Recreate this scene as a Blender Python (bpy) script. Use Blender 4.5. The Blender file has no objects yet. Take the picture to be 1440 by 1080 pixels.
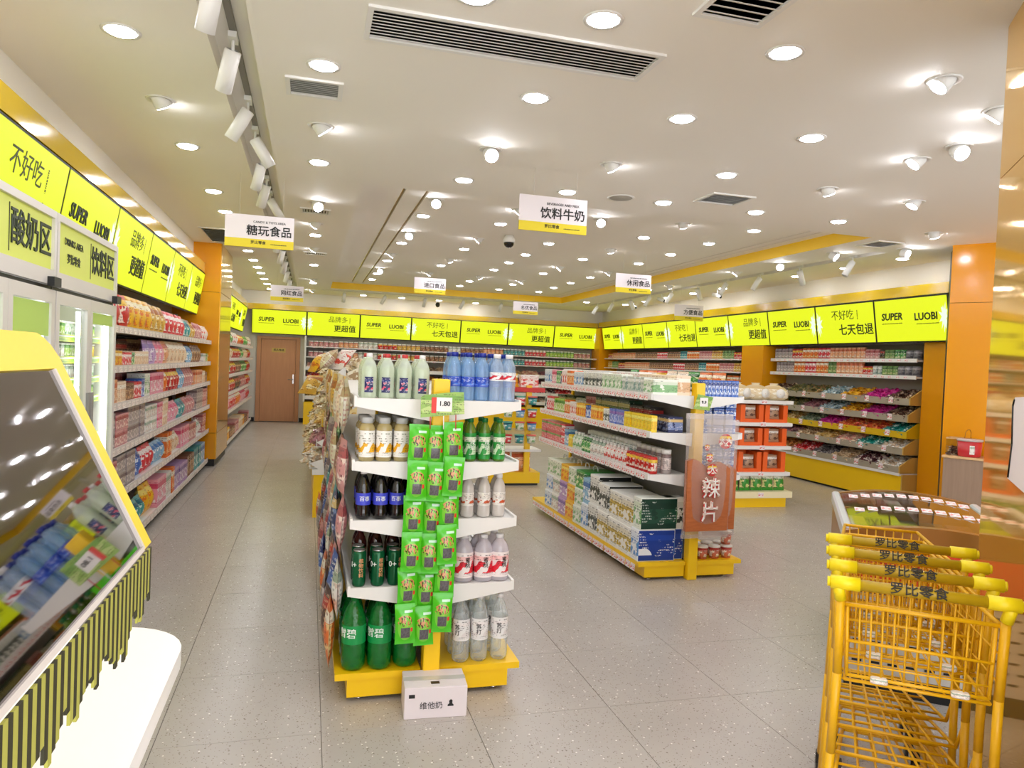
import bpy, math, random
from mathutils import Vector, Matrix, Euler

random.seed(11)
scene = bpy.context.scene
COL = scene.collection
PI = math.pi

# ------------------------------------------------------------------ camera
FPX = 1023.225
yaw, pitch, roll = 0.2724572, -0.0257426, -0.0411266
EYE = 1.55158
fw = Vector((math.sin(yaw) * math.cos(pitch), math.cos(yaw) * math.cos(pitch), math.sin(pitch)))
rt = Vector((math.cos(yaw), -math.sin(yaw), 0.0))
dn = fw.cross(rt)
r2 = rt * math.cos(roll) + dn * math.sin(roll)
d2 = -rt * math.sin(roll) + dn * math.cos(roll)
cam = bpy.data.cameras.new('camera')
cam.sensor_width = 36.0
cam.lens = 36.0 * FPX / 1440.0
cam.clip_start = 0.02
camo = bpy.data.objects.new('camera', cam)
COL.objects.link(camo)
camo.matrix_world = Matrix(((r2.x, -d2.x, -fw.x, 0), (r2.y, -d2.y, -fw.y, 0), (r2.z, -d2.z, -fw.z, EYE), (0, 0, 0, 1)))
scene.camera = camo

# ------------------------------------------------------------------ world, exposure
world = bpy.data.worlds.new('world')
scene.world = world
world.use_nodes = True
bg = world.node_tree.nodes['Background']
bg.inputs[0].default_value = (0.97, 0.98, 1.0, 1)
bg.inputs[1].default_value = 2.1            # daylight in the street, enters by the open shop front behind the camera
vs = scene.view_settings
vs.view_transform = 'Standard'
vs.look = 'None'
vs.gamma = 1.0
vs.use_curve_mapping = False
vs.exposure = 0.76
LAMP = 48.0                                  # strength of every downlight lens
SCREEN = 0.60                                # strength of the backlit panels
scene.cycles.max_bounces = 10
scene.cycles.transparent_max_bounces = 24
scene.cycles.caustics_reflective = False
scene.cycles.caustics_refractive = False

# ------------------------------------------------------------------ helpers
def lin(c):
    c = c / 255.0
    return c / 12.92 if c <= 0.04045 else ((c + 0.055) / 1.055) ** 2.4

def C(r, g, b):
    return (lin(r), lin(g), lin(b), 1.0)

MATS = {}

def mat(name, col, rough=0.5, metal=0.0, spec=0.5, emit=0.0, coat=0.0, bump=None):
    if name in MATS:
        return MATS[name]
    m = bpy.data.materials.new(name)
    m.use_nodes = True
    nt = m.node_tree
    p = nt.nodes['Principled BSDF']
    p.inputs['Base Color'].default_value = col
    p.inputs['Roughness'].default_value = rough
    p.inputs['Metallic'].default_value = metal
    p.inputs['Specular IOR Level'].default_value = spec
    p.inputs['Coat Weight'].default_value = coat
    p.inputs['Coat Roughness'].default_value = 0.05
    if emit:
        p.inputs['Emission Color'].default_value = col
        p.inputs['Emission Strength'].default_value = emit
        if emit > .3: p.inputs['Base Color'].default_value = (col[0] * .05, col[1] * .05, col[2] * .05, 1)
    if bump:
        n = nt.nodes.new('ShaderNodeTexNoise')
        n.inputs['Scale'].default_value = bump[0]
        b = nt.nodes.new('ShaderNodeBump')
        b.inputs['Strength'].default_value = bump[1]
        b.inputs['Distance'].default_value = 0.01
        tc = nt.nodes.new('ShaderNodeTexCoord')
        nt.links.new(tc.outputs['Object'], n.inputs['Vector'])
        nt.links.new(n.outputs['Fac'], b.inputs['Height'])
        nt.links.new(b.outputs['Normal'], p.inputs['Normal'])
    MATS[name] = m
    return m

def math_node(nt, op, a, b=None, c=None):
    n = nt.nodes.new('ShaderNodeMath')
    n.operation = op
    for i, v in enumerate((a, b, c)):
        if v is None:
            continue
        if isinstance(v, (int, float)):
            n.inputs[i].default_value = v
        else:
            nt.links.new(v, n.inputs[i])
    return n.outputs[0]

def mix_node(nt, fac, a, b):
    n = nt.nodes.new('ShaderNodeMix')
    n.data_type = 'RGBA'
    for s, v in ((n.inputs[0], fac), (n.inputs[6], a), (n.inputs[7], b)):
        if isinstance(v, (tuple, int, float)):
            s.default_value = v
        else:
            nt.links.new(v, s)
    return n.outputs[2]

def noise_node(nt, vec, scale, detail=1.0):
    n = nt.nodes.new('ShaderNodeTexNoise')
    n.inputs['Scale'].default_value = scale
    n.inputs['Detail'].default_value = detail
    nt.links.new(vec, n.inputs['Vector'])
    return n.outputs['Fac']

def scaled(nt, vec, v):
    n = nt.nodes.new('ShaderNodeVectorMath')
    n.operation = 'MULTIPLY'
    nt.links.new(vec, n.inputs[0])
    n.inputs[1].default_value = v
    return n.outputs[0]

def pack(name, base, c2, c3, ink=None, rough=0.35, blob=3.5, lo=0.42, band=0.76, bw=0.09, lines=11.0):
    """printed packaging: ground colour, a picture of blobs, a band with lettering-like marks"""
    if name in MATS:
        return MATS[name]
    m = mat(name, base, rough)
    nt = m.node_tree
    p = nt.nodes['Principled BSDF']
    tc = nt.nodes.new('ShaderNodeTexCoord')
    g = tc.outputs['Generated']
    sp = nt.nodes.new('ShaderNodeSeparateXYZ')
    nt.links.new(g, sp.inputs[0])
    z = sp.outputs[2]
    pic = math_node(nt, 'MULTIPLY', math_node(nt, 'GREATER_THAN', noise_node(nt, g, blob), 0.5), math_node(nt, 'COMPARE', z, lo, 0.24))
    col = mix_node(nt, pic, base, c2)
    bnd = math_node(nt, 'COMPARE', z, band, bw)
    col = mix_node(nt, bnd, col, c3)
    line = math_node(nt, 'GREATER_THAN', math_node(nt, 'FRACT', math_node(nt, 'MULTIPLY', z, lines)), 0.52)
    word = math_node(nt, 'GREATER_THAN', noise_node(nt, scaled(nt, g, (22, 22, 5)), 1.5), 0.5)
    para = math_node(nt, 'GREATER_THAN', noise_node(nt, scaled(nt, g, (1.0, 1.0, 1.0)), 4.2, 0.0), 0.53)
    txt = math_node(nt, 'MULTIPLY', math_node(nt, 'MULTIPLY', line, word), para)
    txt = math_node(nt, 'MULTIPLY', txt, math_node(nt, 'COMPARE', z, 0.5, 0.42))
    col = mix_node(nt, math_node(nt, 'MULTIPLY', txt, 0.8), col, ink or C(60, 40, 40))
    nt.links.new(col, p.inputs['Base Color'])
    return m

def plastic(name, tint, opacity=0.3, rough=0.08, shade=None, crinkle=0.0, ior=1.42):
    """thin clear or tinted plastic"""
    if name in MATS:
        return MATS[name]
    m = mat(name, shade or tint, rough, 0, 0.6)
    nt = m.node_tree
    p = nt.nodes['Principled BSDF']
    t = nt.nodes.new('ShaderNodeBsdfTransparent')
    t.inputs[0].default_value = tint
    mx = nt.nodes.new('ShaderNodeMixShader')
    lw = nt.nodes.new('ShaderNodeLayerWeight')
    lw.inputs['Blend'].default_value = 0.35
    fac = math_node(nt, 'MINIMUM', math_node(nt, 'ADD', math_node(nt, 'MULTIPLY', lw.outputs['Facing'], 0.3 if ior > 1.2 else 0.05), opacity), 1.0)
    nt.links.new(fac, mx.inputs[0])
    nt.links.new(t.outputs[0], mx.inputs[1])
    nt.links.new(p.outputs[0], mx.inputs[2])
    gl = nt.nodes.new('ShaderNodeBsdfGlossy')
    gl.inputs['Roughness'].default_value = max(rough, .04)
    f0 = ((ior - 1) / (ior + 1)) ** 2
    lw2 = nt.nodes.new('ShaderNodeLayerWeight'); lw2.inputs['Blend'].default_value = 0.5
    fres = math_node(nt, 'ADD', math_node(nt, 'MULTIPLY', math_node(nt, 'POWER', lw2.outputs['Facing'], 5.0), (1 - f0) * (.9 if ior > 1.2 else .35)), f0)
    if crinkle:
        tcb = nt.nodes.new('ShaderNodeTexCoord'); bp = nt.nodes.new('ShaderNodeBump')
        bp.inputs['Strength'].default_value = crinkle; bp.inputs['Distance'].default_value = .01
        nt.links.new(noise_node(nt, tcb.outputs['Object'], 70.0, 2.0), bp.inputs['Height'])
        for nn in (gl, p): nt.links.new(bp.outputs[0], nn.inputs['Normal'])
    m2 = nt.nodes.new('ShaderNodeMixShader')
    nt.links.new(fres, m2.inputs[0])
    nt.links.new(mx.outputs[0], m2.inputs[1]); nt.links.new(gl.outputs[0], m2.inputs[2])
    nt.links.new(m2.outputs[0], nt.nodes['Material Output'].inputs[0])
    return m

class MB:
    """collects shapes for one mesh"""
    def __init__(s):
        s.v = []; s.f = []; s.m = []; s.s = []
    def add(s, vs, fs, m=0, smooth=False):
        o = len(s.v)
        s.v += [tuple(p) for p in vs]
        for f in fs:
            s.f.append(tuple(i + o for i in f)); s.m.append(m); s.s.append(smooth)
        return s
    def box(s, x0, x1, y0, y1, z0, z1, m=0):
        v = [(x, y, z) for z in (z0, z1) for y in (y0, y1) for x in (x0, x1)]
        return s.add(v, [(0, 2, 3, 1), (4, 5, 7, 6), (0, 1, 5, 4), (2, 6, 7, 3), (0, 4, 6, 2), (1, 3, 7, 5)], m)
    def bevbox(s, x0, x1, y0, y1, z0, z1, b, m=0):
        """box with chamfered edges"""
        vs = []; fs = []
        for zi, (z, zz) in enumerate(((z0, 1), (z1, -1))):
            pass
        rings = []
        for z, k in ((z0, b), (z0 + b, 0), (z1 - b, 0), (z1, b)):
            a0, a1, c0, c1 = x0 + k, x1 - k, y0 + k, y1 - k
            rings.append([(a0 + b, c0, z), (a1 - b, c0, z), (a1, c0 + b, z), (a1, c1 - b, z), (a1 - b, c1, z), (a0 + b, c1, z), (a0, c1 - b, z), (a0, c0 + b, z)])
        for r in rings:
            vs += r
        for k in range(3):
            for i in range(8):
                j = (i + 1) % 8
                fs.append((k * 8 + i, k * 8 + j, k * 8 + 8 + j, k * 8 + 8 + i))
        fs.append(tuple(range(7, -1, -1))); fs.append(tuple(range(24, 32)))
        return s.add(vs, fs, m)
    def lathe(s, prof, n=16, c=(0, 0, 0), m=0, smooth=True, cap=True):
        vs = []; fs = []
        for r, z in prof:
            for i in range(n):
                a = 2 * PI * i / n
                vs.append((c[0] + r * math.cos(a), c[1] + r * math.sin(a), c[2] + z))
        for k in range(len(prof) - 1):
            for i in range(n):
                j = (i + 1) % n
                fs.append((k * n + i, k * n + j, (k + 1) * n + j, (k + 1) * n + i))
        if cap:
            fs.append(tuple(range(n - 1, -1, -1)))
            fs.append(tuple(range((len(prof) - 1) * n, len(prof) * n)))
        return s.add(vs, fs, m, smooth)
    def tube(s, p0, p1, r, n=6, m=0):
        p0 = Vector(p0); p1 = Vector(p1); d = (p1 - p0).normalized()
        a = d.orthogonal().normalized(); b = d.cross(a)
        vs = []
        for p in (p0, p1):
            for i in range(n):
                t = 2 * PI * i / n
                vs.append(p + a * r * math.cos(t) + b * r * math.sin(t))
        fs = [(i, (i + 1) % n, n + (i + 1) % n, n + i) for i in range(n)]
        fs += [tuple(range(n - 1, -1, -1)), tuple(range(n, 2 * n))]
        return s.add(vs, fs, m, True)
    def path(s, pts, r, n=6, m=0):
        for a, b in zip(pts[:-1], pts[1:]):
            s.tube(a, b, r, n, m)
        return s
    def prism(s, poly, ax, a, b, m=0):
        """poly: 2-d points in the two axes other than ax, extruded from a to b"""
        n = len(poly)
        def P(q, t):
            return {'x': (t, q[0], q[1]), 'y': (q[0], t, q[1]), 'z': (q[0], q[1], t)}[ax]
        vs = [P(q, a) for q in poly] + [P(q, b) for q in poly]
        fs = [(i, (i + 1) % n, n + (i + 1) % n, n + i) for i in range(n)]
        fs += [tuple(range(n - 1, -1, -1)), tuple(range(n, 2 * n))]
        return s.add(vs, fs, m)
    def bag(s, w, h, d, seed=0, nx=6, nz=8, m=0, crimp=0.07):
        """filled pillow bag standing on z=0, printed face towards -y"""
        rg = random.Random(seed)
        for sd in (-1, 1):
            vs = []; fs = []
            for k in range(nz + 1):
                t = k / nz
                for i in range(nx + 1):
                    u = 2 * i / nx - 1
                    th = (1 - abs(u) ** 2.6) * max(0.0, math.sin(PI * min(max((t - crimp) / (1 - 2 * crimp), 0), 1))) ** 0.55
                    e = rg.uniform(-0.06, 0.06) * th
                    wx = w / 2 * (1 - 0.06 * math.sin(PI * t)) * u
                    vs.append((wx, sd * d / 2 * (th + e) + sd * 0.0008, h * t))
            for k in range(nz):
                for i in range(nx):
                    a = k * (nx + 1) + i
                    q = (a, a + 1, a + nx + 2, a + nx + 1)
                    fs.append(q if sd < 0 else q[::-1])
            s.add(vs, fs, m, True)
        return s
    def mesh(s, name, mats):
        me = bpy.data.meshes.new(name)
        me.from_pydata(s.v, [], s.f)
        for q in (mats if isinstance(mats, (list, tuple)) else [mats]):
            me.materials.append(q)
        me.polygons.foreach_set('material_index', s.m)
        me.polygons.foreach_set('use_smooth', s.s)
        me.update()
        return me

def tag(o, label=None, cat=None, group=None, kind=None):
    if label: o['label'] = label
    if cat: o['category'] = cat
    if group: o['group'] = group
    if kind: o['kind'] = kind
    return o

def O(name, me, parent=None, loc=(0, 0, 0), rot=(0, 0, 0), m=None):
    o = bpy.data.objects.new(name, me)
    COL.objects.link(o)
    o.parent = parent
    o.location = loc
    o.rotation_euler = rot
    if m is not None:
        o.material_slots[0].link = 'OBJECT'
        o.material_slots[0].material = m
    return o

def B(name, mb, m, parent=None, loc=(0, 0, 0), rot=(0, 0, 0)):
    return O(name, mb.mesh(name, m), parent, loc, rot)

def E(name, label, cat, loc=(0, 0, 0), rz=0.0, group=None, rx=0.0):
    o = bpy.data.objects.new(name, None)
    COL.objects.link(o)
    o.location = loc
    o.rotation_euler = (rx, 0, rz)
    o.empty_display_size = 0.05
    return tag(o, label, cat, group)

def struct(name, mb, m, parent=None):
    o = B(name, mb, m, parent)
    if parent is None:
        o['kind'] = 'structure'
    return o

_T = {}
def text_mesh(body, size, m, bold=0.0, shear=0.0, align='CENTER', depth=0.0008):
    key = (body, size, m.name, bold, shear, align)
    if key in _T:
        return _T[key]
    cu = bpy.data.curves.new('lettering', 'FONT')
    cu.body = body; cu.size = size; cu.align_x = align; cu.align_y = 'CENTER'
    cu.bevel_depth = bold * size; cu.bevel_resolution = 0; cu.shear = shear; cu.resolution_u = 2
    cu.extrude = depth
    o = bpy.data.objects.new('lettering', cu)
    COL.objects.link(o)
    bpy.context.view_layer.update()
    dg = bpy.context.evaluated_depsgraph_get()
    me = bpy.data.meshes.new_from_object(o.evaluated_get(dg))
    me.name = 'lettering'
    me.materials.clear(); me.materials.append(m)
    bpy.data.objects.remove(o); bpy.data.curves.remove(cu)
    _T[key] = me
    return me

def TXT(parent, body, size, m, loc, bold=0.0, shear=0.0, align='CENTER', rot=(PI / 2, 0, 0), name='lettering'):
    return O(name, text_mesh(body, size, m, bold, shear, align), parent, loc, rot)

_FP = {}
def fine_print(parent, x, z, w, h, y, m, vertical=False):
    """a line of lettering too small to read: a row of short marks"""
    key = (w, h, m.name, vertical)
    if key not in _FP:
        rg = random.Random(4); mb = MB(); p = 0.0
        while p < w:
            q = min(w, p + h * rg.uniform(.35, .9))
            if vertical: mb.box(-h / 2, h / 2, -.0006, 0, w / 2 - q, w / 2 - p)
            else: mb.box(p - w / 2, q - w / 2, -.0006, 0, -h / 2, h / 2 * rg.uniform(.4, 1))
            p = q + h * rg.uniform(.2, .4)
        _FP[key] = mb.mesh('fine_print', m)
    return tag(O('fine_print', _FP[key], parent, (x, y, z)), kind='stuff')

_ones = 'zeroth first second third fourth fifth sixth seventh eighth ninth tenth eleventh twelfth thirteenth fourteenth fifteenth sixteenth seventeenth eighteenth nineteenth'.split()
_tens = {2: ('twentieth', 'twenty'), 3: ('thirtieth', 'thirty'), 4: ('fortieth', 'forty'), 5: ('fiftieth', 'fifty'), 6: ('sixtieth', 'sixty'), 7: ('seventieth', 'seventy'), 8: ('eightieth', 'eighty'), 9: ('ninetieth', 'ninety')}
def nth(n):
    if n < 20: return _ones[n]
    t, r = divmod(n, 10)
    return _tens[t][0] if r == 0 else _tens[t][1] + '-' + _ones[r]

# ------------------------------------------------------------------ common materials
white = mat('white_paint', C(235, 230, 222), 0.55)
ceilm = mat('ceiling_paint', C(246, 242, 234), 0.75)
wallw = mat('wall_paint', C(226, 221, 210), 0.7)
metalw = mat('white_metal', C(236, 235, 232), 0.35)
greym = mat('grey_metal', C(150, 148, 144), 0.4)
darkm = mat('dark_metal', C(45, 44, 44), 0.45)
black = mat('black', C(14, 14, 14), 0.45)
chrome = mat('chrome', C(210, 210, 208), 0.2, 1.0)
yel = mat('yellow_metal', C(255, 208, 14), 0.35)
yelg = mat('yellow_gloss', C(222, 186, 10), 0.12, 0.0, 0.7)
orange_panel = mat('orange_panel', C(240, 160, 14), 0.16, 0.0, 0.6)
goldwall = mat('amber_mirror_panel', C(240, 190, 84), 0.06, 0.6, 0.8)
goldside = mat('gold_side_panel', C(236, 190, 90), 0.08, 0.6, 0.8)
ledm = mat('lamp_lens', (0.93, 0.93, 1.0, 1), 0.5, emit=LAMP)
limem = mat('lit_lime', (0.80, 0.90, 0.01, 1), 0.5, emit=SCREEN)
splashm = mat('lit_splash', (0.85, 1.0, 0.80, 1), 0.5, emit=SCREEN)
inkm = mat('screen_ink', C(28, 44, 14), 0.5)
glass = plastic('glass', (0.95, 0.97, 0.96, 1), 0.0, 0.03, C(200, 205, 205), ior=1.09)
redtag = pack('price_tag_print', C(248, 240, 240), C(240, 120, 116), C(248, 236, 236), C(190, 60, 60), 0.5, 2.6, 0.5, 0.95, 0.05, 3.0)
paletag = pack('pale_tag_print', C(244, 236, 228), C(232, 214, 206), C(240, 232, 226), C(150, 120, 110), 0.5, 2.6, 0.5, 0.95, 0.05, 3.0)

def wood(name, a, b, scale=(2, 30, 2), rough=0.45):
    m = mat(name, a, rough)
    nt = m.node_tree
    tc = nt.nodes.new('ShaderNodeTexCoord')
    f = noise_node(nt, scaled(nt, tc.outputs['Object'], scale), 2.0, 4.0)
    nt.links.new(mix_node(nt, f, a, b), nt.nodes['Principled BSDF'].inputs['Base Color'])
    return m

# ------------------------------------------------------------------ floor
ft = mat('floor_tile', C(184, 178, 168), 0.22, 0, 0.5)
nt = ft.node_tree
pz = nt.nodes['Principled BSDF']
geo = nt.nodes.new('ShaderNodeNewGeometry')
pos = geo.outputs['Position']
oi = nt.nodes.new('ShaderNodeObjectInfo')
col = mix_node(nt, noise_node(nt, pos, 2.2, 3.0), C(190, 184, 177), C(176, 170, 163))
v1 = nt.nodes.new('ShaderNodeTexVoronoi'); v1.inputs['Scale'].default_value = 55
nt.links.new(pos, v1.inputs['Vector'])
sepc = nt.nodes.new('ShaderNodeSeparateColor'); nt.links.new(v1.outputs['Color'], sepc.inputs[0])
near = math_node(nt, 'LESS_THAN', v1.outputs['Distance'], 0.22)
dk = math_node(nt, 'MULTIPLY', near, math_node(nt, 'LESS_THAN', sepc.outputs[0], 0.2))
lt = math_node(nt, 'MULTIPLY', near, math_node(nt, 'GREATER_THAN', sepc.outputs[0], 0.86))
col = mix_node(nt, dk, col, C(140, 131, 121))
col = mix_node(nt, lt, col, C(238, 235, 228))
v2 = nt.nodes.new('ShaderNodeTexVoronoi'); v2.inputs['Scale'].default_value = 130
nt.links.new(pos, v2.inputs['Vector'])
sc2 = nt.nodes.new('ShaderNodeSeparateColor'); nt.links.new(v2.outputs['Color'], sc2.inputs[0])
col = mix_node(nt, math_node(nt, 'MULTIPLY', math_node(nt, 'LESS_THAN', v2.outputs['Distance'], 0.3), math_node(nt, 'LESS_THAN', sc2.outputs[1], 0.22)), col, C(140, 131, 120))
nt.links.new(col, pz.inputs['Base Color'])
pz.inputs['Roughness'].default_value = 0.27
grout = mat('grout', C(92, 86, 80), 0.8)
XL, XR, YN, YB, ZC = -1.80, 7.75, -1.5, 18.0, 3.04
floor = struct('floor', MB().box(XL - .1, XR + .1, YN, YB + .1, -0.1, -0.003), grout)
TS, GX, GY = 0.64, -0.5431, 3.055
tilemesh = MB().bevbox(0.0012, TS - 0.0012, 0.0012, TS - 0.0012, -0.012, 0.0, 0.0008).mesh('tile', ft)
cells = []
for i in range(-2, 13):
    for j in range(-7, 24):
        x, y = GX + i * TS, GY + j * TS
        if x + TS > XR + .1 or x < XL - .2 or y + TS > YB + .1: continue
        p = Vector((x + TS / 2, y + TS / 2, -EYE))
        dz = p.dot(fw)
        q = 9999
        if dz > 0.4:
            px, py = 720 + FPX * p.dot(r2) / dz, 540 + FPX * p.dot(d2) / dz
            if -250 < px < 1650 and py < 1400: q = dz
        cells.append((q, x, y))
cells.sort()
rest = MB()
for k, (q, x, y) in enumerate(cells):
    if k < 300 and q < 9000:
        O('tile', tilemesh, floor, (x, y, 0))
    else:
        rest.box(x + .0012, x + TS - .0012, y + .0012, y + TS - .0012, -0.012, 0.0)
tag(B('tiling', rest, ft, floor), kind='stuff')

# ------------------------------------------------------------------ ceiling with coffer and light grooves
def plate(mb, xr, yr, z0, z1, holes):
    xs = sorted({xr[0], xr[1]} | {h[0] for h in holes} | {h[1] for h in holes})
    ys = sorted({yr[0], yr[1]} | {h[2] for h in holes} | {h[3] for h in holes})
    for a, b in zip(xs[:-1], xs[1:]):
        run = None
        for c, d in zip(ys[:-1], ys[1:]):
            mx, my = (a + b) / 2, (c + d) / 2
            inside = any(h[0] < mx < h[1] and h[2] < my < h[3] for h in holes)
            if inside:
                if run: mb.box(a, b, run[0], run[1], z0, z1); run = None
            else:
                run = (run[0], d) if run else (c, d)
        if run: mb.box(a, b, run[0], run[1], z0, z1)
COF = (0.38, 5.62, 6.37, 16.10)
ZK = 3.176
GRL = (-0.515, -0.305, YN, 16.45)
GRB = (0.2, 6.2, 16.5, 16.68)
GRR = (6.26, 6.44, 7.05, 16.4)
VENT = (0.19, 1.57, 3.15, 3.48)
cm = MB(); plate(cm, (XL - .1, XR + .1), (YN, YB + .1), ZC, ZC + .05, [COF, GRL, GRB, GRR, VENT])
ceil = struct('ceiling', cm, ceilm)
# coffer
kb = MB(); plate(kb, (COF[0], COF[1]), (COF[2], COF[3]), ZK, ZK + .04, [(0.80, 0.83, 6.6, 15.9), (1.02, 1.05, 6.6, 15.9), (5.02, 5.05, 6.6, 15.9) if False else (5.30, 5.32, 6.6, 15.9), (5.44, 5.46, 6.6, 15.9)])
B('coffer_panel', kb, ceilm, ceil)
gm = mat('slot_strip', C(176, 150, 96), 0.25, 0.7)
for x in (0.815, 1.035, 5.31, 5.45):
    B('slot', MB().box(x - .02, x + .02, 6.58, 15.92, ZK + .02, ZK + .05), gm, ceil)
cy = mat('coffer_yellow', C(252, 206, 24), 0.45)
B('coffer_side', MB().box(COF[0] + .005, COF[1] - .005, COF[3] - .005, COF[3] + .03, ZC + .0005, ZK + .04), cy, ceil)
B('coffer_side', MB().box(COF[1] - .005, COF[1] + .03, COF[2], COF[3], ZC + .0005, ZK + .04), cy, ceil)
B('coffer_side', MB().box(COF[0] - .03, COF[0] + .005, COF[2], COF[3], ZC + .0005, ZK + .04), ceilm, ceil)
B('coffer_side', MB().box(COF[0] + .005, COF[1] - .005, COF[2] - .03, COF[2] + .005, ZC + .0005, ZK + .04), ceilm, ceil)
for g, dp in ((GRL, .10), (GRB, .05), (GRR, .05)):
    B('groove_box', MB().box(g[0] - .01, g[1] + .01, g[2], g[3], ZC + dp + .002, ZC + dp + .02).box(g[0] - .02, g[0] + .004, g[2], g[3], ZC - .001, ZC + dp + .02).box(g[1] - .004, g[1] + .02, g[2], g[3], ZC - .001, ZC + dp + .02)
      .box(g[0] + .005, g[1] - .005, g[2] - .02, g[2] + .004, ZC - .001, ZC + dp + .02).box(g[0] + .005, g[1] - .005, g[3] - .004, g[3] + .02, ZC - .001, ZC + dp + .02), ceilm, ceil)

# ------------------------------------------------------------------ walls
struct('wall_left', MB().box(XL - .1, XL, YN, YB, 0, ZC), wallw)
struct('wall_right', MB().box(XR, XR + .1, YN, YB, 0, ZC), wallw)
DX0, DX1, DZ = -1.19, -0.22, 2.0
wb = MB().box(XL, DX0, YB, YB + .1, 0, ZC).box(DX1, XR, YB, YB + .1, 0, ZC).box(DX0, DX1, YB, YB + .1, DZ, ZC).box(DX0, DX1, YB + .085, YB + .1, 0, DZ)  # last box: unseen backing, added to stop light leaking round the door leaf
struct('wall_back', wb, wallw)
struct('baseboard_back', MB().box(XL, DX0 - .02, YB - .015, YB, 0, .09).box(DX1 + .02, 0.05, YB - .015, YB, 0, .09), black)
fasc = mat('fascia_paint', C(246, 243, 236), 0.6)
struct('trim_1', MB().box(XL, -1.55, YN, YB, 2.76, ZC), fasc)
struct('trim_2', MB().box(7.40, XR, 6.6, YB, 2.75, ZC), fasc)
struct('trim_3', MB().box(-1.55, 7.40, 17.90, YB, 2.73, ZC), fasc)
struct('trim_4', MB().box(XL, -1.40, YN, YB - .3, 2.63, 2.76), yelg)
struct('trim_5', MB().box(7.22, XR, 6.85, YB - .3, 2.62, 2.75), yelg)
struct('trim_6', MB().box(-1.40, 7.22, 17.72, YB, 2.60, 2.735), yelg)
# left pillar: orange panels towards the entrance, gold side
pl = struct('wall_left_pillar', MB().box(XL, -1.215, 10.665, 12.0, 0.0, ZC), black)
for z0, z1 in ((0.10, 0.455), (0.46, 2.375), (2.38, ZC)):
    B('panel', MB().bevbox(-1.80, -1.20, 10.64, 10.664, z0, z1, .002), orange_panel, pl)
    B('side_panel', MB().bevbox(-1.214, -1.19, 10.665, 12.0, z0, z1, .002), goldside, pl)
# right: end post beside the candy wall, angled wall behind the tub table, amber entrance wall
struct('wall_right_post', MB().box(7.42, XR, 6.72, 7.42, 0, 2.05), orange_panel)
rp = struct('wall_right_angled', MB().prism([(6.70, 6.36), (7.75, 4.75), (7.75, 6.7), (7.0, 6.7)], 'z', 0, ZC), black)
for z0, z1 in ((0.0, 2.415), (2.42, ZC)):
    B('panel', MB().prism([(6.645, 6.34), (7.75, 4.65), (7.75, 4.70), (6.68, 6.36)], 'z', z0, z1), orange_panel, rp)
struct('wall_right_pillar', MB().box(7.24, XR, 10.52, 11.14, 0, 2.05), orange_panel)
struct('wall_back_pillar', MB().box(7.165, XR, 17.45, YB, 0, 2.6), orange_panel)
WV = Vector((.605, .797, 0)); WU = Vector((.797, -.605, 0))
WA = Vector((2.75, 2.41, 0)); WB_ = WA - WV * 2.0
aw = struct('wall_entrance', MB().prism([(WA + WU * .03)[:2], (WB_ + WU * .03)[:2], (WB_ + WU * .22)[:2], (WA + WU * .22)[:2]], 'z', 0, ZC), darkm)
for z0, z1 in ((0.0, 2.408), (2.412, ZC)):
    B('panel', MB().prism([WA[:2], WB_[:2], (WB_ + WU * .028)[:2], (WA + WU * .028)[:2]], 'z', z0, z1), goldwall, aw)
# door
dwood = wood('door_wood', C(212, 156, 112), C(192, 134, 92), (14, 14, 1.2))
d1 = bpy.data.objects.new('door_1', None); COL.objects.link(d1); d1['kind'] = 'structure'; d1.location = (0, YB, 0)
B('door_frame', MB().box(DX0, DX0 + .09, -.04, .08, 0, DZ).box(DX1 - .09, DX1, -.04, .08, 0, DZ).box(DX0 + .09, DX1 - .09, -.04, .08, DZ - .06, DZ), dwood, d1)
leaf = B('door_leaf', MB().box(DX0 + .095, DX1 - .095, 0, .05, 0.005, DZ - .065), dwood, d1)
B('door_handle', MB().box(-.375, -.345, -.012, 0, .90, 1.12).tube((-.36, -.012, 1.0), (-.36, -.05, 1.0), .01).tube((-.36, -.05, 1.0), (-.48, -.05, 1.0), .01), chrome, d1)
npl = B('name_plate', MB().box(-.86, -.55, -.006, 0, 1.63, 1.73), mat('plate_gold', C(206, 176, 90), 0.4), d1)
TXT(d1, '闲人免进', .06, black, (-.70, -.008, 1.68), .01)

# ------------------------------------------------------------------ downlights
ring_me = MB().lathe([(.062, -.002), (.085, -.006), (.088, 0.0), (.062, 0.0)], 24, cap=False).mesh('trim_ring', metalw)
lens_me = MB().lathe([(.056, -.011), (.062, -.008), (.064, .004)], 24).mesh('lens', ledm)
ring2_me = MB().lathe([(.06, -.004), (.078, -.008), (.082, 0.0), (.06, 0.0)], 20, cap=False).mesh('trim_ring', metalw)
head_me = MB().lathe([(.047, -.045), (.050, -.04), (.050, 0.02), (.045, .03), (.02, .04)], 18).mesh('lamp_head', metalw)
lens2_me = MB().lathe([(.041, -.049), (.045, -.047), (.045, -.0445)], 18).mesh('lens', ledm)
def downlight(x, y, z, label):
    t = E('downlight', label, 'ceiling light', (x, y, z), group='round recessed ceiling lights')
    O('trim_ring', ring_me, t); O('lens', lens_me, t)
def spotlight(x, y, z, tilt, az, label, drop=.01):
    t = E('adjustable_downlight', label, 'ceiling light', (x, y, z), group='swivel ceiling spotlights')
    O('trim_ring', ring2_me, t)
    h = O('lamp_head', head_me, t, (0, 0, -drop), (tilt, 0, az))
    O('lens', lens2_me, h)
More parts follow.
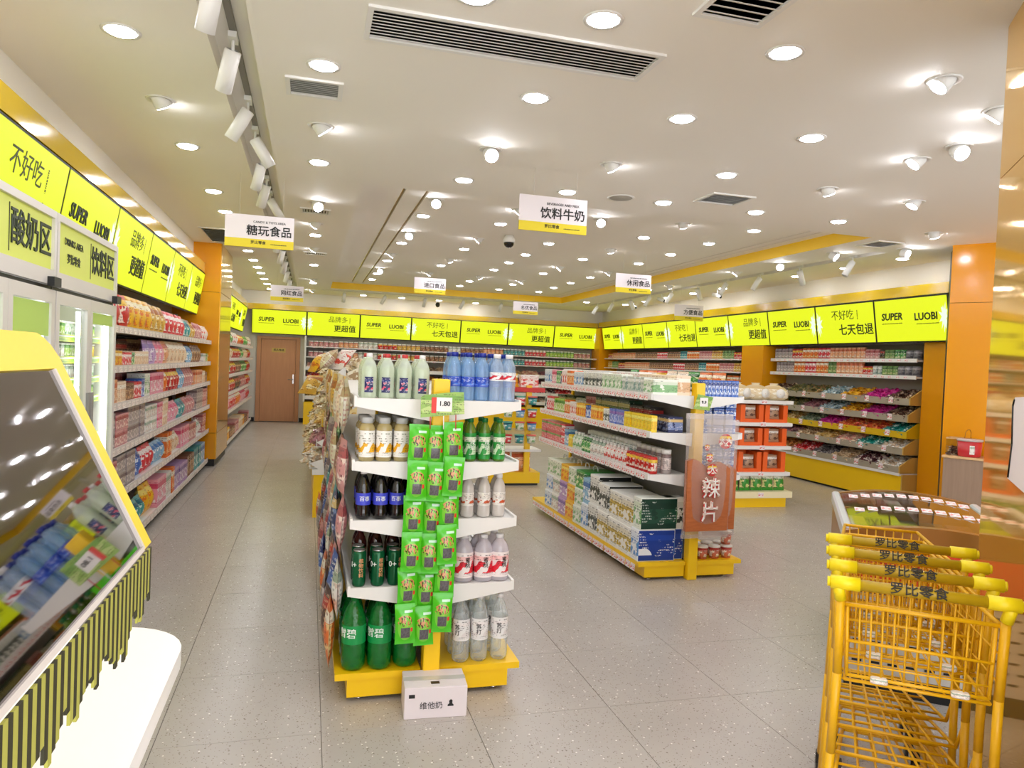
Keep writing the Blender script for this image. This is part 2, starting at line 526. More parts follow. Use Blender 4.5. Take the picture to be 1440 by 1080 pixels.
rows = [  # (x, z, row name, [(y, kind)])  kind d = flush, a = swivelled to the room, o = swivelled away; in the first few rows the foremost lamps are unseen, added for light
    (-.90, ZC, 'row over the left aisle shelves', [(0.9, 'd'), (1.9, 'd'), (2.86, 'd'), (3.83, 'd'), (4.77, 'a'), (5.76, 'd'), (7.25, 'd'), (8.22, 'd'), (9.2, 'd'), (10.2, 'd'), (11.14, 'd'), (12.17, 'd'), (13.11, 'd'), (14.0, 'd'), (15.04, 'd'), (16.04, 'd'), (17.2, 'd')]),
    (.02, ZC, 'row beside the left light groove', [(1.0, 'd'), (1.95, 'd'), (3.89, 'd'), (4.9, 'a'), (5.81, 'd'), (7.29, 'o'), (8.45, 'a'), (9.25, 'd'), (10.37, 'a'), (12.23, 'd'), (14.45, 'a'), (15.18, 'd'), (16.77, 'a')]),
    (1.16, ZC, 'row in line with the bottle shelf', [(1.0, 'd'), (1.95, 'd'), (2.94, 'd'), (3.91, 'd'), (4.95, 'o'), (5.86, 'd'), (17.34, 'd')]),
    (2.06, ZC, 'row over the central aisle', [(2.0, 'd'), (2.94, 'd'), (3.90, 'd'), (4.95, 'a'), (5.88, 'd'), (17.37, 'd')]),
    (2.96, ZC, 'row in line with the milk shelf', [(2.93, 'a'), (3.91, 'd'), (4.87, 'd'), (5.88, 'd'), (17.45, 'd')]),
    (3.88, ZC, 'row towards the chest freezer', [(3.70, 'o'), (4.02, 'a'), (4.90, 'a'), (5.86, 'd'), (17.5, 'd')]),
    (4.78, ZC, 'row leading to the orange angled wall', [(4.05, 'd'), (4.96, 'a'), (5.86, 'd')]),
    (5.95, ZC, 'row along the yellow coffer edge', [(5.10, 'd'), (5.91, 'a'), (7.36, 'o'), (8.37, 'o'), (9.38, 'a'), (11.44, 'a'), (12.28, 'd'), (15.36, 'd')]),
    (6.90, ZC, 'row along the candy wall', [(7.30, 'd'), (8.28, 'd'), (9.3, 'd'), (11.29, 'd'), (12.31, 'd'), (13.34, 'd'), (14.35, 'd'), (15.36, 'd')]),
    (1.17, ZK, 'leftmost row inside the ceiling coffer', [(7.27, 'o'), (8.15, 'd'), (9.28, 'o'), (10.14, 'd'), (11.25, 'a'), (12.07, 'd'), (13.2, 'o'), (13.98, 'd'), (15.02, 'd')]),
    (2.07, ZK, 'second row inside the ceiling coffer', [(7.36, 'a'), (8.19, 'd'), (9.28, 'a'), (10.23, 'd'), (11.33, 'a'), (12.13, 'd'), (13.29, 'a')]),
    (2.99, ZK, 'middle row inside the ceiling coffer', [(7.4, 'o'), (9.18, 'd'), (10.26, 'd'), (11.18, 'd'), (12.16, 'd'), (13.27, 'a'), (14.13, 'd'), (15.1, 'd')]),
    (3.88, ZK, 'fourth row inside the ceiling coffer', [(7.22, 'a'), (8.19, 'd'), (9.2, 'a'), (10.24, 'd'), (11.25, 'a'), (12.16, 'd'), (13.46, 'a'), (14.14, 'd'), (15.25, 'd')]),
    (4.77, ZK, 'rightmost row inside the ceiling coffer', [(7.22, 'd'), (8.18, 'd'), (9.18, 'd'), (10.2, 'd'), (11.34, 'a'), (12.18, 'd'), (13.2, 'd'), (14.2, 'd'), (15.2, 'd')]),
]
sg = random.Random(5)
for x, z, rn, ls in rows:
    n = {'d': 0, 'a': 0}
    for y, k in ls:
        if k == 'd':
            n['d'] += 1
            downlight(x, y, z, f"{nth(n['d'])} flush round downlight from the entrance in the {rn}")
        else:
            n['a'] += 1
            lb = f"{nth(n['a'])} swivelled spotlight from the entrance in the {rn}"
            if k == 'a': spotlight(x, y, z, sg.uniform(.45, .75), sg.choice((-1.2, .9, -.7, 1.2)), lb, 0.0)
            else: spotlight(x, y, z, .95, PI + sg.uniform(-.6, .6), lb, drop=.03)
downlight(.60, 2.93, ZC, 'round downlight cut by the top of the picture, left of the big grille')
spotlight(3.55, 3.14, ZC, .7, .5, 'swivelled spotlight half hidden by the amber entrance wall')
spotlight(6.40, 6.75, ZC, 1.2, PI + .3, 'swivelled spotlight next to the square vent by the candy wall', .05)

# track spots in the grooves
railm = mat('rail_grey', C(120, 116, 110), .5)
rail = B('track_rail', MB().box(-.425, -.395, YN + .1, 16.4, ZC + .07, ZC + .10), railm)
tag(rail, 'black track rail inside the left ceiling groove', 'track')
tag(B('track_rail', MB().box(6.335, 6.365, 7.1, 16.35, ZC + .025, ZC + .05), railm), 'dark track rail in the groove above the candy wall', 'track')
tag(B('track_rail', MB().box(.3, 6.1, 16.575, 16.605, ZC + .025, ZC + .05), railm), 'dark track rail in the groove near the back wall', 'track')
tube_me = MB().lathe([(.034, -.20), (.040, -.20), (.040, 0), (.03, .006)], 16, cap=False).lathe([(.034, -.185), (.033, -.19)], 16).mesh('lamp_tube', metalw)
stem_me = MB().tube((0, 0, .07), (0, 0, -.03), .009).box(-.02, .02, -.05, .05, .05, .078).mesh('stem', metalw)
def trackspot(x, y, tilt, az, label, grp):
    t = E('track_spotlight', label, 'spotlight', (x, y, ZC - (.01 if x < 0 else .055)), group=grp)
    O('stem', stem_me, t); O('lamp_tube', tube_me, t, (0, 0, -.0), (tilt, 0, az))
for k, (y, ti, az) in enumerate([(2.2, .5, .5), (3.15, .55, .45), (3.85, .55, .5), (4.75, .55, 1.2), (5.35, .6, -1.2), (6.05, .55, .45), (6.75, .55, .5), (7.35, .6, -1.2), (8.3, .55, .5), (9.6, .5, .5), (10.8, .6, .4), (12.0, .5, .4), (13.4, .5, .5), (14.9, .5, .4)]):
    trackspot(-.41, y, ti, az, f'{nth(k + 1)} white tube spotlight from the entrance in the left ceiling groove', 'track spots of the left groove')
for k, y in enumerate((7.5, 8.5, 9.4, 10.3, 11.2, 12.1, 13.0, 13.9, 14.8, 15.7)):
    trackspot(6.35, y, .5, (1.4, -1.2, 1.0)[k % 3], f'{nth(k + 1)} white tube spotlight from the entrance in the groove above the candy wall', 'track spots of the right groove')
for k, x in enumerate((.7, 1.6, 2.5, 3.4, 4.3, 5.2)):
    trackspot(x, 16.59, .5, (0.2, 1.2)[k % 2] , f'{nth(k + 1)} white tube spotlight from the door in the groove near the back wall', 'track spots of the back groove')

# ------------------------------------------------------------------ vents, grilles, cameras, speakers on the ceiling
def grille(name, x0, x1, y0, y1, z, label, along='x', n=8, depth=.05, dark=darkm):
    t = E(name, label, 'vent', ((x0 + x1) / 2, (y0 + y1) / 2, z))
    a, b = (x1 - x0) / 2, (y1 - y0) / 2; r = .025
    B('grille_frame', MB().box(-a, a, -b, -b + r, -.012, .004).box(-a, a, b - r, b, -.012, .004).box(-a, -a + r, -b + r, b - r, -.012, .004).box(a - r, a, -b + r, b - r, -.012, .004), metalw, t)
    B('duct', MB().box(-a + r, a - r, -b + r, b - r, depth - .002, depth), dark, t)
    me = None
    for k in range(n):
        if along == 'x':
            p = -b + r + (2 * b - 2 * r) * (k + .5) / n
            if me is None: me = MB().box(-a + r, a - r, -.0075, .0075, -.001, .001).mesh('slat', metalw)
            O('slat', me, t, (0, p, -.004), (.25, 0, 0))
        else:
            p = -a + r + (2 * a - 2 * r) * (k + .5) / n
            if me is None: me = MB().box(-.0075, .0075, -b + r, b - r, -.001, .001).mesh('slat', metalw)
            O('slat', me, t, (p, 0, -.004), (0, .25, 0))
    return t
ac = grille('air_grille', .19, 1.57, 3.15, 3.48, ZC, 'long white air conditioning grille with dark slots over the bottle shelf', 'x', 9, .12, black)
B('duct_side', MB().box(-.69, .69, -.165, -.155, 0.004, .12).box(-.69, .69, .155, .165, 0.004, .12).box(-.69, -.68, -.155, .155, 0.004, .12).box(.68, .69, -.155, .155, 0.004, .12).box(-.69, .69, -.165, .165, .121, .13), black, ac)  # last box: unseen lid, added to keep outside light from leaking in
grille('air_vent', -.175, .13, 4.09, 4.36, ZC, 'small square vent beside the left light groove, nearest the entrance', 'x', 8, .002, greym)
grille('air_vent', 1.48, 1.80, 2.36, 2.76, ZC, 'square louvred vent cut by the top edge of the picture', 'x', 7, .002, greym)
grille('air_vent', -1.32, -1.0, 9.35, 10.5, ZC, 'mesh vent next to the orange pillar top', 'x', 12, .002, greym)
grille('air_vent', -.14, .16, 7.6, 7.85, ZC, 'slatted vent beside the left groove, between two spotlights', 'y', 9, .002, darkm)
grille('air_vent', -.13, .19, 10.75, 11.0, ZC, 'far slatted vent in line with the left groove', 'y', 9, .002, darkm)
grille('air_vent', 3.15, 3.55, 5.36, 5.70, ZC, 'square vent in front of the coffer, over the milk shelf end', 'x', 8, .002, greym)
grille('air_vent', 5.78, 6.12, 6.45, 6.80, ZC, 'square vent at the near corner of the yellow coffer edge', 'x', 8, .002, greym)
t = E('ceiling_speaker', 'flat round grey ceiling speaker behind the hanging drinks sign', 'speaker', (2.55, 5.87, ZC))
B('speaker_grille', MB().lathe([(.10, -.004), (.105, 0)], 24), mat('speaker_grey', C(176, 172, 164), .7), t)
B('speaker_ring', MB().lathe([(.10, -.006), (.115, -.004), (.118, 0), (.10, 0)], 24, cap=False), metalw, t)
t = E('dome_camera', 'black dome security camera hanging in the middle of the coffer', 'camera', (2.36, 8.86, ZK))
B('mount', MB().lathe([(.07, -.09), (.075, -.085), (.075, -.05), (.05, 0)], 20), metalw, t)
B('dome', MB().lathe([(.0001, -.155), (.03, -.15), (.055, -.13), (.065, -.105), (.066, -.09)], 20), mat('dome_black', C(16, 16, 18), .08), t)
for nm, x, y, z, lb in (('bullet', 2.86, 17.0, 2.90, 'small black camera ball under the ceiling by the back wall'),):
    t = E('ball_camera', lb, 'camera', (x, y, z))
    B('ball', MB().lathe([(.0001, -.06), (.04, -.045), (.055, 0), (.04, .045), (.012, .055)], 14), black, t)
    B('stem', MB().tube((0, 0, .05), (0, 0, ZC - z), .008), metalw, t)
for k, (x, y) in enumerate(((6.55, 12.9), (6.95, 11.55), (6.75, 14.6))):
    t = E('bullet_camera', f'{nth(k + 1)} white bullet camera from the entrance under the ceiling by the candy wall', 'camera', (x, y, ZC))
    B('bracket', MB().tube((0, 0, 0), (0, 0, -.08), .012), metalw, t)
    B('camera_body', MB().tube((-.03, .09, -.07), (.02, -.08, -.13), .035, 12), metalw, t)
    B('lens', MB().tube((.019, -.078, -.1295), (.022, -.088, -.133), .024, 10), black, t)

# ------------------------------------------------------------------ backlit screens
def splash(sx):
    rg = random.Random(3); pts = []
    for k in range(22):
        a = PI * 2 * k / 22
        r = (.07 if k % 2 else .13) * rg.uniform(.7, 1.15)
        pts.append((max(-.13, min(.0, -.05 + r * .55 * math.cos(a))) * sx, .30 + r * 1.5 * math.sin(a)))
    return pts if sx > 0 else pts[::-1]
_SC = {}
def screen(kind, W, loc, rz, label, grp, Hs=.57):
    t = E('light_panel', label, 'screen', loc, rz, grp, rx=.165)
    key = round(W, 3)
    if key not in _SC:
        _SC[key] = (MB().bevbox(-W / 2, W / 2, 0, .06, 0, Hs, .004).mesh('panel_frame', black),
                    MB().box(-W / 2 + .014, W / 2 - .014, -.003, 0, .016, Hs - .016).mesh('lit_face', limem),
                    MB().prism([(x + W / 2 - .014, z) for x, z in splash(1)], 'y', -.0045, -.0032).mesh('splash', splashm),
                    MB().prism([(x - W / 2 + .014, z) for x, z in splash(-1)], 'y', -.0045, -.0032).mesh('splash', splashm))
    fr, li, sr, sl = _SC[key]
    O('panel_frame', fr, t); O('lit_face', li, t)
    y = -.005
    if kind == 'A':
        O('splash', sr, t)
        TXT(t, 'SUPER', .125, inkm, (-.29, y, .335), .032, .15)
        TXT(t, 'LUOBI', .125, inkm, (.25, y, .315), .032, .0)
        fine_print(t, -.29, .25, .34, .013, y, inkm); fine_print(t, .27, .23, .34, .013, y, inkm)
    elif kind == 'B':
        O('splash', sl, t)
        TXT(t, '品牌多', .15, inkm, (.10, y, .40), .0)
        fine_print(t, .37, .40, .13, .016, y, inkm, True)
        TXT(t, '更超值', .17, inkm, (.26, y, .19), .018)
    else:
        O('splash', sl, t)
        TXT(t, '不好吃', .15, inkm, (-.02, y, .40), .0)
        fine_print(t, .27, .40, .13, .016, y, inkm, True)
        TXT(t, '七天包退', .165, inkm, (.22, y, .19), .018)
desc = {'A': 'lime backlit panel with two-word logo', 'B': 'lime backlit panel reading better value', 'C': 'lime backlit panel reading seven day returns'}
lw = [3.70, 4.868, 6.043, 7.24, 8.36, 9.55, 10.62]
for k, kd in enumerate('CABACB'):
    W = lw[k + 1] - lw[k]
    screen(kd, W - .004, (-1.485, (lw[k] + lw[k + 1]) / 2, 2.055), PI / 2, f'{desc[kd]}, {nth(k + 1)} from the entrance on the left wall', 'light panels of the left wall')
for k, kd in enumerate('BACAB'):
    W = 1.1
    screen(kd, W - .004, (-1.485, 12.0 + W * (k + .5) + .05, 2.055), PI / 2, f'{desc[kd]}, {nth(k + 1)} beyond the orange pillar', 'light panels behind the left pillar')
for k, kd in enumerate('ABACABA'):
    W = 8.56 / 7
    screen(kd, W - .004, (-1.31 + W * (k + .5), 17.80, 2.05), 0, f'{desc[kd]}, {nth(k + 1)} from the door on the back wall', 'light panels of the back wall')
W = 10.5 / 9
for k, kd in enumerate('ACABACABA'):
    screen(kd, W - .004, (7.285, 6.90 + W * (k + .5), 2.045), -PI / 2, f'{desc[kd]}, {nth(k + 1)} from the angled wall above the candy', 'light panels above the candy wall')

# ------------------------------------------------------------------ hanging signs
sgw = mat('sign_white', C(240, 232, 236), .5); sgy = mat('sign_yellow', C(236, 214, 40), .5)
wire_m = mat('clear_line', C(214, 210, 202), .3)
signs = [('糖玩食品', 'CANDY & TOYS AREA', 'second nearest sign, over the left aisle, reading candy and toys', 7.107, -.478, 2.828, ZC),
         ('饮料牛奶', 'BEVERAGES AND MILK', 'largest hanging sign, in the centre, reading drinks and milk', 5.853, 1.935, 2.977, ZC),
         ('进口食品', '', 'hanging sign in front of the far coffer edge, reading imported food', 13.79, 2.158, 3.14, ZK),
         ('休闲食品', '', 'hanging sign in front of the right coffer edge, reading leisure food', 10.5, 4.836, 3.05, ZK),
         ('网红食品', '', 'far hanging sign over the left aisle towards the door', 14.65, -.454, 2.895, ZC),
         ('名优食品', '', 'smallest hanging sign, before the back wall corner', 16.37, 4.827, 3.046, ZK),
         ('方便食品', '', 'hanging sign close to the candy wall panels', 12.39, 6.872, 2.825, ZC)]
for cn, en, lb, y, x, zt, zc in signs:
    k = .9
    y, x, zt = y * k, x * k, EYE + (zt - EYE) * k
    t = E('hanging_sign', lb, 'sign', (x, y, zt), 0, 'hanging department signs')
    B('board', MB().box(-.27, .27, -.004, .004, -.265, 0), sgw, t)
    B('colour_band', MB().box(-.27, .27, -.006, .006, -.265, -.195), sgy, t)
    TXT(t, cn, .09, black, (.075, -.006, -.13), .015)
    if en: TXT(t, en, .026, black, (.075, -.006, -.055), .005)
    else: fine_print(t, .075, -.055, .26, .014, -.006, black)
    TXT(t, '罗比零食', .03, black, (-.01, -.008, -.225), .008)
    fine_print(t, .15, -.232, .13, .008, -.0065, black)
    for s in (-.16, .18):
        B('line', MB().tube((s, 0, 0), (s, 0, zc - zt), .0012, 4), wire_m, t)

# ------------------------------------------------------------------ product shapes
_PM = {}
def pm(kind, *a):
    key = (kind,) + a
    if key in _PM: return _PM[key]
    mb = MB()
    if kind == 'box':
        w, h, d = a
        mb.bevbox(-w / 2, w / 2, -d / 2, d / 2, 0, h, min(.003, w * .06))
    elif kind == 'bag':
        w, h, d = a[:3]
        mb.bag(w, h, d, hash(key) % 97 if False else int(w * 1000 + h * 100), 6, 8)
    elif kind == 'can':
        r, h = a
        mb.lathe([(r * .82, 0), (r, h * .05), (r, h * .9), (r * .85, h * .97), (r * .83, h)], 14)
    elif kind == 'jar':
        r, h = a
        mb.lathe([(r * .9, 0), (r, h * .06), (r, h * .72), (r * .86, h * .80), (r * .86, h * .82)], 12)
        mb.lathe([(r * .92, h * .82), (r * .92, h)], 12, m=1)
    elif kind == 'bottle':
        r, h = a
        mb.lathe([(r * .85, 0), (r, h * .04), (r, h * .58), (r * .8, h * .70), (r * .42, h * .85), (r * .42, h * .90)], 12)
        mb.lathe([(r * .48, h * .90), (r * .48, h)], 10, m=1)
    elif kind == 'pouch':
        w, h, d = a
        mb.prism([(-w / 2, 0), (w / 2, 0), (w / 2, h * .86), (w * .38, h), (-w * .38, h), (-w / 2, h * .86)], 'y', -d / 2, d / 2)
    elif kind == 'cup':
        r, h = a
        mb.lathe([(r * .78, 0), (r * .98, h * .86)], 14)
        mb.lathe([(r * 1.06, h * .86), (r * 1.06, h * .92), (r * .98, h)], 14, m=1)
    elif kind == 'tub':
        w, h, d = a
        mb.bevbox(-w / 2, w / 2, -d / 2, d / 2, 0, h * .86, .004)
        mb.bevbox(-w / 2 - .004, w / 2 + .004, -d / 2 - .004, d / 2 + .004, h * .86, h, .003, 1)
    me = mb.mesh(kind, [white, metalw] if kind in ('jar', 'bottle', 'cup', 'tub') else [white])
    _PM[key] = me
    return me

PK = {}
def P(key, base, c2, c3, ink=None, **kw):
    PK[key] = pack('print_' + key, C(*base), C(*c2), C(*c3), C(*ink) if ink else None, **kw)
P('red', (206, 40, 36), (244, 226, 210), (240, 200, 60), (120, 14, 14))
P('redwhite', (222, 60, 70), (250, 240, 238), (245, 235, 235), (196, 30, 50))
P('yellow', (240, 186, 40), (226, 120, 40), (246, 236, 200), (170, 70, 20))
P('gold', (222, 176, 70), (250, 236, 190), (180, 110, 40), (120, 70, 30))
P('pink', (242, 168, 188), (252, 240, 240), (220, 80, 120), (190, 60, 100))
P('rose', (214, 150, 150), (250, 226, 216), (180, 84, 88), (120, 50, 60))
P('lilac', (196, 160, 208), (244, 236, 246), (130, 96, 170), (100, 60, 130))
P('cream', (244, 220, 192), (226, 184, 140), (252, 244, 230), (170, 120, 80))
P('peach', (240, 176, 130), (250, 226, 200), (206, 100, 60), (150, 76, 40))
P('orange', (238, 120, 40), (250, 214, 150), (250, 240, 220), (150, 50, 14))
P('brown', (140, 90, 64), (214, 170, 120), (96, 56, 40), (240, 220, 190))
P('choc', (82, 52, 42), (170, 120, 80), (190, 60, 50), (230, 200, 160))
P('teal', (70, 164, 168), (226, 244, 240), (30, 100, 120), (20, 60, 80))
P('blue', (58, 104, 190), (226, 236, 250), (30, 60, 140), (250, 250, 250))
P('sky', (150, 196, 226), (250, 250, 250), (60, 120, 190), (40, 80, 150))
P('navy', (34, 44, 96), (120, 140, 190), (220, 190, 120), (230, 230, 240))
P('green', (70, 160, 70), (230, 240, 190), (24, 100, 40), (250, 250, 240))
P('dgreen', (34, 74, 46), (120, 150, 90), (200, 190, 120), (220, 220, 190))
P('lime', (170, 206, 80), (250, 250, 220), (80, 150, 40), (40, 90, 20))
P('white', (244, 242, 236), (226, 206, 196), (170, 190, 170), (90, 90, 90))
P('whitegreen', (240, 244, 232), (140, 190, 130), (220, 232, 210), (40, 90, 60))
P('whiteblue', (240, 244, 248), (90, 150, 210), (226, 234, 244), (40, 90, 160))
P('whitered', (246, 240, 236), (226, 90, 80), (240, 226, 220), (190, 40, 40))
P('whitedark', (244, 244, 240), (60, 70, 66), (226, 226, 220), (30, 34, 34), blob=5.0)
P('whitegold', (244, 242, 234), (206, 176, 70), (226, 220, 200), (60, 64, 60), blob=4.5)
P('grey', (176, 166, 164), (226, 214, 210), (130, 110, 112), (90, 80, 84))
P('silver', (206, 212, 206), (150, 176, 166), (236, 238, 236), (90, 110, 100), rough=.25)
P('black', (34, 32, 32), (120, 100, 60), (180, 40, 40), (220, 210, 190))
P('redgreen', (226, 110, 116), (240, 170, 170), (110, 170, 90), (160, 40, 60))
P('orangeyellow', (246, 190, 40), (236, 120, 30), (250, 226, 120), (190, 60, 20))
P('yellowc', (246, 214, 30), (240, 190, 20), (250, 236, 120), (150, 150, 30))
P('bluep', (110, 130, 206), (200, 206, 240), (150, 110, 190), (40, 50, 120))
P('puff', (226, 214, 186), (250, 246, 230), (196, 170, 120), (190, 90, 80))

ITEM = {'bag': ('snack_bag', 'bag'), 'box': ('carton', 'box'), 'can': ('can', 'can'), 'jar': ('jar', 'jar'), 'bottle': ('bottle', 'bottle'), 'pouch': ('snack_pouch', 'pouch'), 'cup': ('cup', 'cup'), 'tub': ('tub', 'tub')}
CNT = {}
RG = random.Random(21)
def put(kind, dims, m, loc, rz, desc, where, ref, group, tilt=0.0, roll_=0.0, lid=None):
    key = (desc, where)
    CNT[key] = CNT.get(key, 0) + 1
    nm, cat = ITEM[kind]
    if kind == 'bag' and 'toy wall' in where: nm = 'sweets_bag'
    o = O(nm, pm(kind, *dims), None, loc, (tilt, roll_, rz), PK[m] if isinstance(m, str) else m)
    if lid is not None:
        o.material_slots[1].link = 'OBJECT'; o.material_slots[1].material = lid
    n = nth(CNT[key])
    tag(o, f'{n} {desc} from the {ref}, {where}', cat, group)
    return o
COLN = {'red': 'red', 'redwhite': 'red and white', 'yellow': 'yellow', 'gold': 'golden', 'pink': 'pink', 'rose': 'dusty rose', 'lilac': 'lilac', 'cream': 'cream', 'peach': 'peach', 'orange': 'orange', 'brown': 'brown', 'choc': 'dark brown', 'teal': 'teal', 'blue': 'blue', 'sky': 'pale blue', 'navy': 'navy', 'green': 'green', 'dgreen': 'dark green', 'lime': 'lime green', 'white': 'white', 'whitegreen': 'white and green', 'whiteblue': 'white and blue', 'whitered': 'white and red', 'whitedark': 'white and black', 'whitegold': 'white and gold', 'grey': 'grey', 'silver': 'silver', 'black': 'black', 'redgreen': 'red and green', 'orangeyellow': 'orange and yellow', 'yellowc': 'bright yellow', 'bluep': 'violet blue', 'puff': 'cream spotted'}
def run(spec, p0, axis, sign, end, front, z, rz, where, ref, group, depth_sign, back=0.0, tilt=0.0):
    """lay products side by side along an axis; spec: (kind, colour, (dims), count, stack)"""
    p = p0; k = 0
    while True:
        for it in spec:
            kind, cl, dims, cnt = it[:4]
            stack = it[4] if len(it) > 4 else 1
            w = dims[0] * (2 if kind in ('can', 'jar', 'bottle', 'cup') else 1)
            dp = dims[2] if len(dims) > 2 else w
            h = dims[1]
            for _ in range(cnt):
                if (p + sign * w - end) * sign > 0: return
                c = p + sign * w / 2
                f = front + depth_sign * (dp / 2 + back + RG.uniform(0, .012))
                for s in range(stack):
                    loc = (c, f, z + s * (h + .001)) if axis == 'x' else (f, c, z + s * (h + .001))
                    put(kind, dims, cl, loc, rz + RG.uniform(-.05, .05), f'{COLN[cl]} {ITEM[kind][1]}', where, ref, group, tilt=tilt if kind in ('bag', 'pouch') else 0)
                p += sign * (w + .004)
        k += 1
        if k > 12: return

def tags_along(parent, axis, a, b, step, front, z, face, h=.035, w=.05, m=None):
    """price cards along a shelf lip, in the parent's local space; face: rotation about z"""
    me = pm_tag(w, h)
    p = a + step / 2
    while p < b:
        q = p + RG.uniform(-.01, .01)
        O('price_tag', me, parent, (q, front, z) if axis == 'x' else (front, q, z), (RG.uniform(-.15, .05), 0, face), m)
        p += step
def pm_tag(w, h):
    key = ('tag', w, h)
    if key not in _PM:
        _PM[key] = MB().box(-w / 2, w / 2, -.0015, .0015, -h / 2, h / 2).mesh('price_tag', redtag)
    return _PM[key]

backp = mat('shelf_back', C(150, 146, 140), .6)
lipm = mat('shelf_lip', C(214, 204, 198), .4)

# ------------------------------------------------------------------ left wall shelving
def wall_shelf(name, label, y0, y1, xback, xfront, zs, facing, tagstep=.14, topz=2.05, basez=.09, basecol=None, deps=None):
    """shelf unit along the y axis; facing +1 looks towards +x, -1 towards -x"""
    t = E(name, label, 'shelf unit', (0, 0, 0))
    s = facing
    bx = sorted((xback, xback + s * .02))
    B('back_panel', MB().box(bx[0], bx[1], y0, y1, 0.0, topz), backp, t)
    for y in (y0, y1 - .02):
        b = sorted((xback + s * .02, xback + s * .06))
        B('upright', MB().box(b[0], b[1], y, y + .02, 0, topz), metalw, t)
    for k, z in enumerate(zs):
        xf = xfront if deps is None else deps[k]
        b = sorted((xback + s * .02, xf))
        sh = B('shelf', MB().box(b[0], b[1], y0 + .021, y1 - .021, z - .025, z), metalw, t)
        l = sorted((xf, xf + s * .012))
        B('lip', MB().box(l[0], l[1], y0 + .005, y1 - .005, z - .035, z + .018), lipm, sh)
        tags_along(sh, 'y', y0 + .03, y1 - .03, tagstep, xf + s * .014, z - .012, s * PI / 2, .04, .09, paletag)
    b = sorted((xback + s * .02, xfront - s * .03))
    if basez > 0:
        B('plinth', MB().box(b[0], b[1], y0 + .021, y1 - .021, 0, zs[-1] - .026), basecol or darkm, t)
    return t
LZ = [1.70, 1.42, 1.155, .835, .505, .10]
wall_shelf('wall_shelving', 'white six-tier wall shelving of toys and sweets between fridge and orange pillar', 5.19, 10.635, -1.78, -1.30, LZ, 1)
def lrun(i, spec, y0, y1, wname, ref, xf=-1.30, grp='goods on the left wall shelves', back=.01, tilt=-.12):
    run(spec, y0, 'y', 1, y1, xf, LZ[i], PI / 2, wname, ref, grp, -1, back, tilt)
w6 = ['top shelf', 'second shelf', 'third shelf', 'fourth shelf', 'fifth shelf', 'bottom shelf']
LS = [
 [('bag', 'red', (.24, .26, .10), 4), ('bag', 'yellow', (.20, .27, .10), 4), ('bag', 'gold', (.20, .26, .10), 3), ('bag', 'redwhite', (.22, .24, .10), 5), ('bag', 'teal', (.18, .2, .09), 2), ('bag', 'gold', (.18, .19, .09), 2), ('bag', 'rose', (.18, .21, .09), 3), ('bag', 'whitered', (.18, .2, .09), 3)],
 [('box', 'white', (.10, .12, .12), 2), ('box', 'green', (.10, .12, .12), 2), ('box', 'yellow', (.10, .12, .12), 2), ('box', 'redwhite', (.10, .11, .12), 3), ('box', 'green', (.10, .11, .12), 1), ('box', 'cream', (.10, .12, .12), 5), ('bag', 'lilac', (.2, .22, .08), 2), ('bag', 'pink', (.2, .22, .08), 2), ('bag', 'peach', (.22, .23, .1), 1), ('bag', 'cream', (.22, .23, .1), 5), ('bag', 'sky', (.18, .2, .08), 2), ('bag', 'brown', (.18, .22, .08), 4)],
 [('box', 'peach', (.10, .18, .14), 5), ('box', 'cream', (.09, .16, .14), 3), ('box', 'brown', (.12, .14, .12), 2), ('box', 'redwhite', (.12, .14, .12), 2), ('box', 'blue', (.14, .16, .12), 1), ('box', 'whitegreen', (.2, .2, .14), 1), ('box', 'pink', (.2, .2, .14), 3), ('bag', 'orange', (.16, .22, .08), 2), ('bag', 'red', (.16, .22, .08), 4), ('bag', 'sky', (.16, .22, .08), 2), ('bag', 'rose', (.16, .22, .08), 4)],
 [('box', 'grey', (.12, .13, .12), 4, 2), ('box', 'rose', (.12, .12, .12), 3, 2), ('box', 'grey', (.1, .14, .12), 6, 2), ('box', 'white', (.12, .12, .12), 4, 2), ('box', 'pink', (.12, .12, .12), 2, 2), ('box', 'cream', (.14, .13, .12), 2, 2), ('bag', 'pink', (.18, .2, .1), 4), ('bag', 'teal', (.18, .2, .1), 2), ('bag', 'rose', (.18, .2, .1), 4)],
 [('box', 'rose', (.14, .12, .14), 4, 2), ('box', 'grey', (.14, .13, .14), 4, 2), ('bag', 'blue', (.18, .22, .1), 2), ('bag', 'redwhite', (.16, .22, .1), 3), ('bag', 'sky', (.16, .2, .1), 3), ('box', 'orange', (.12, .24, .12), 2), ('bag', 'cream', (.18, .2, .1), 3), ('box', 'pink', (.14, .22, .12), 4), ('box', 'rose', (.16, .2, .12), 3), ('bag', 'white', (.2, .18, .12), 3)],
 [('bag', 'blue', (.18, .22, .12), 2), ('bag', 'red', (.2, .22, .14), 3), ('bag', 'orange', (.18, .24, .12), 2), ('bag', 'teal', (.18, .2, .12), 2), ('bag', 'orangeyellow', (.18, .26, .12), 2), ('box', 'pink', (.2, .26, .16), 2), ('box', 'white', (.16, .24, .16), 2), ('box', 'orange', (.14, .26, .16), 1), ('box', 'lilac', (.16, .22, .16), 5), ('box', 'brown', (.18, .24, .16), 3), ('box', 'teal', (.18, .26, .18), 3), ('box', 'sky', (.18, .26, .18), 2)],
]
for i, sp in enumerate(LS):
    lrun(i, sp, 5.24, 10.6, f'{w6[i]} of the toy wall', 'fridge')
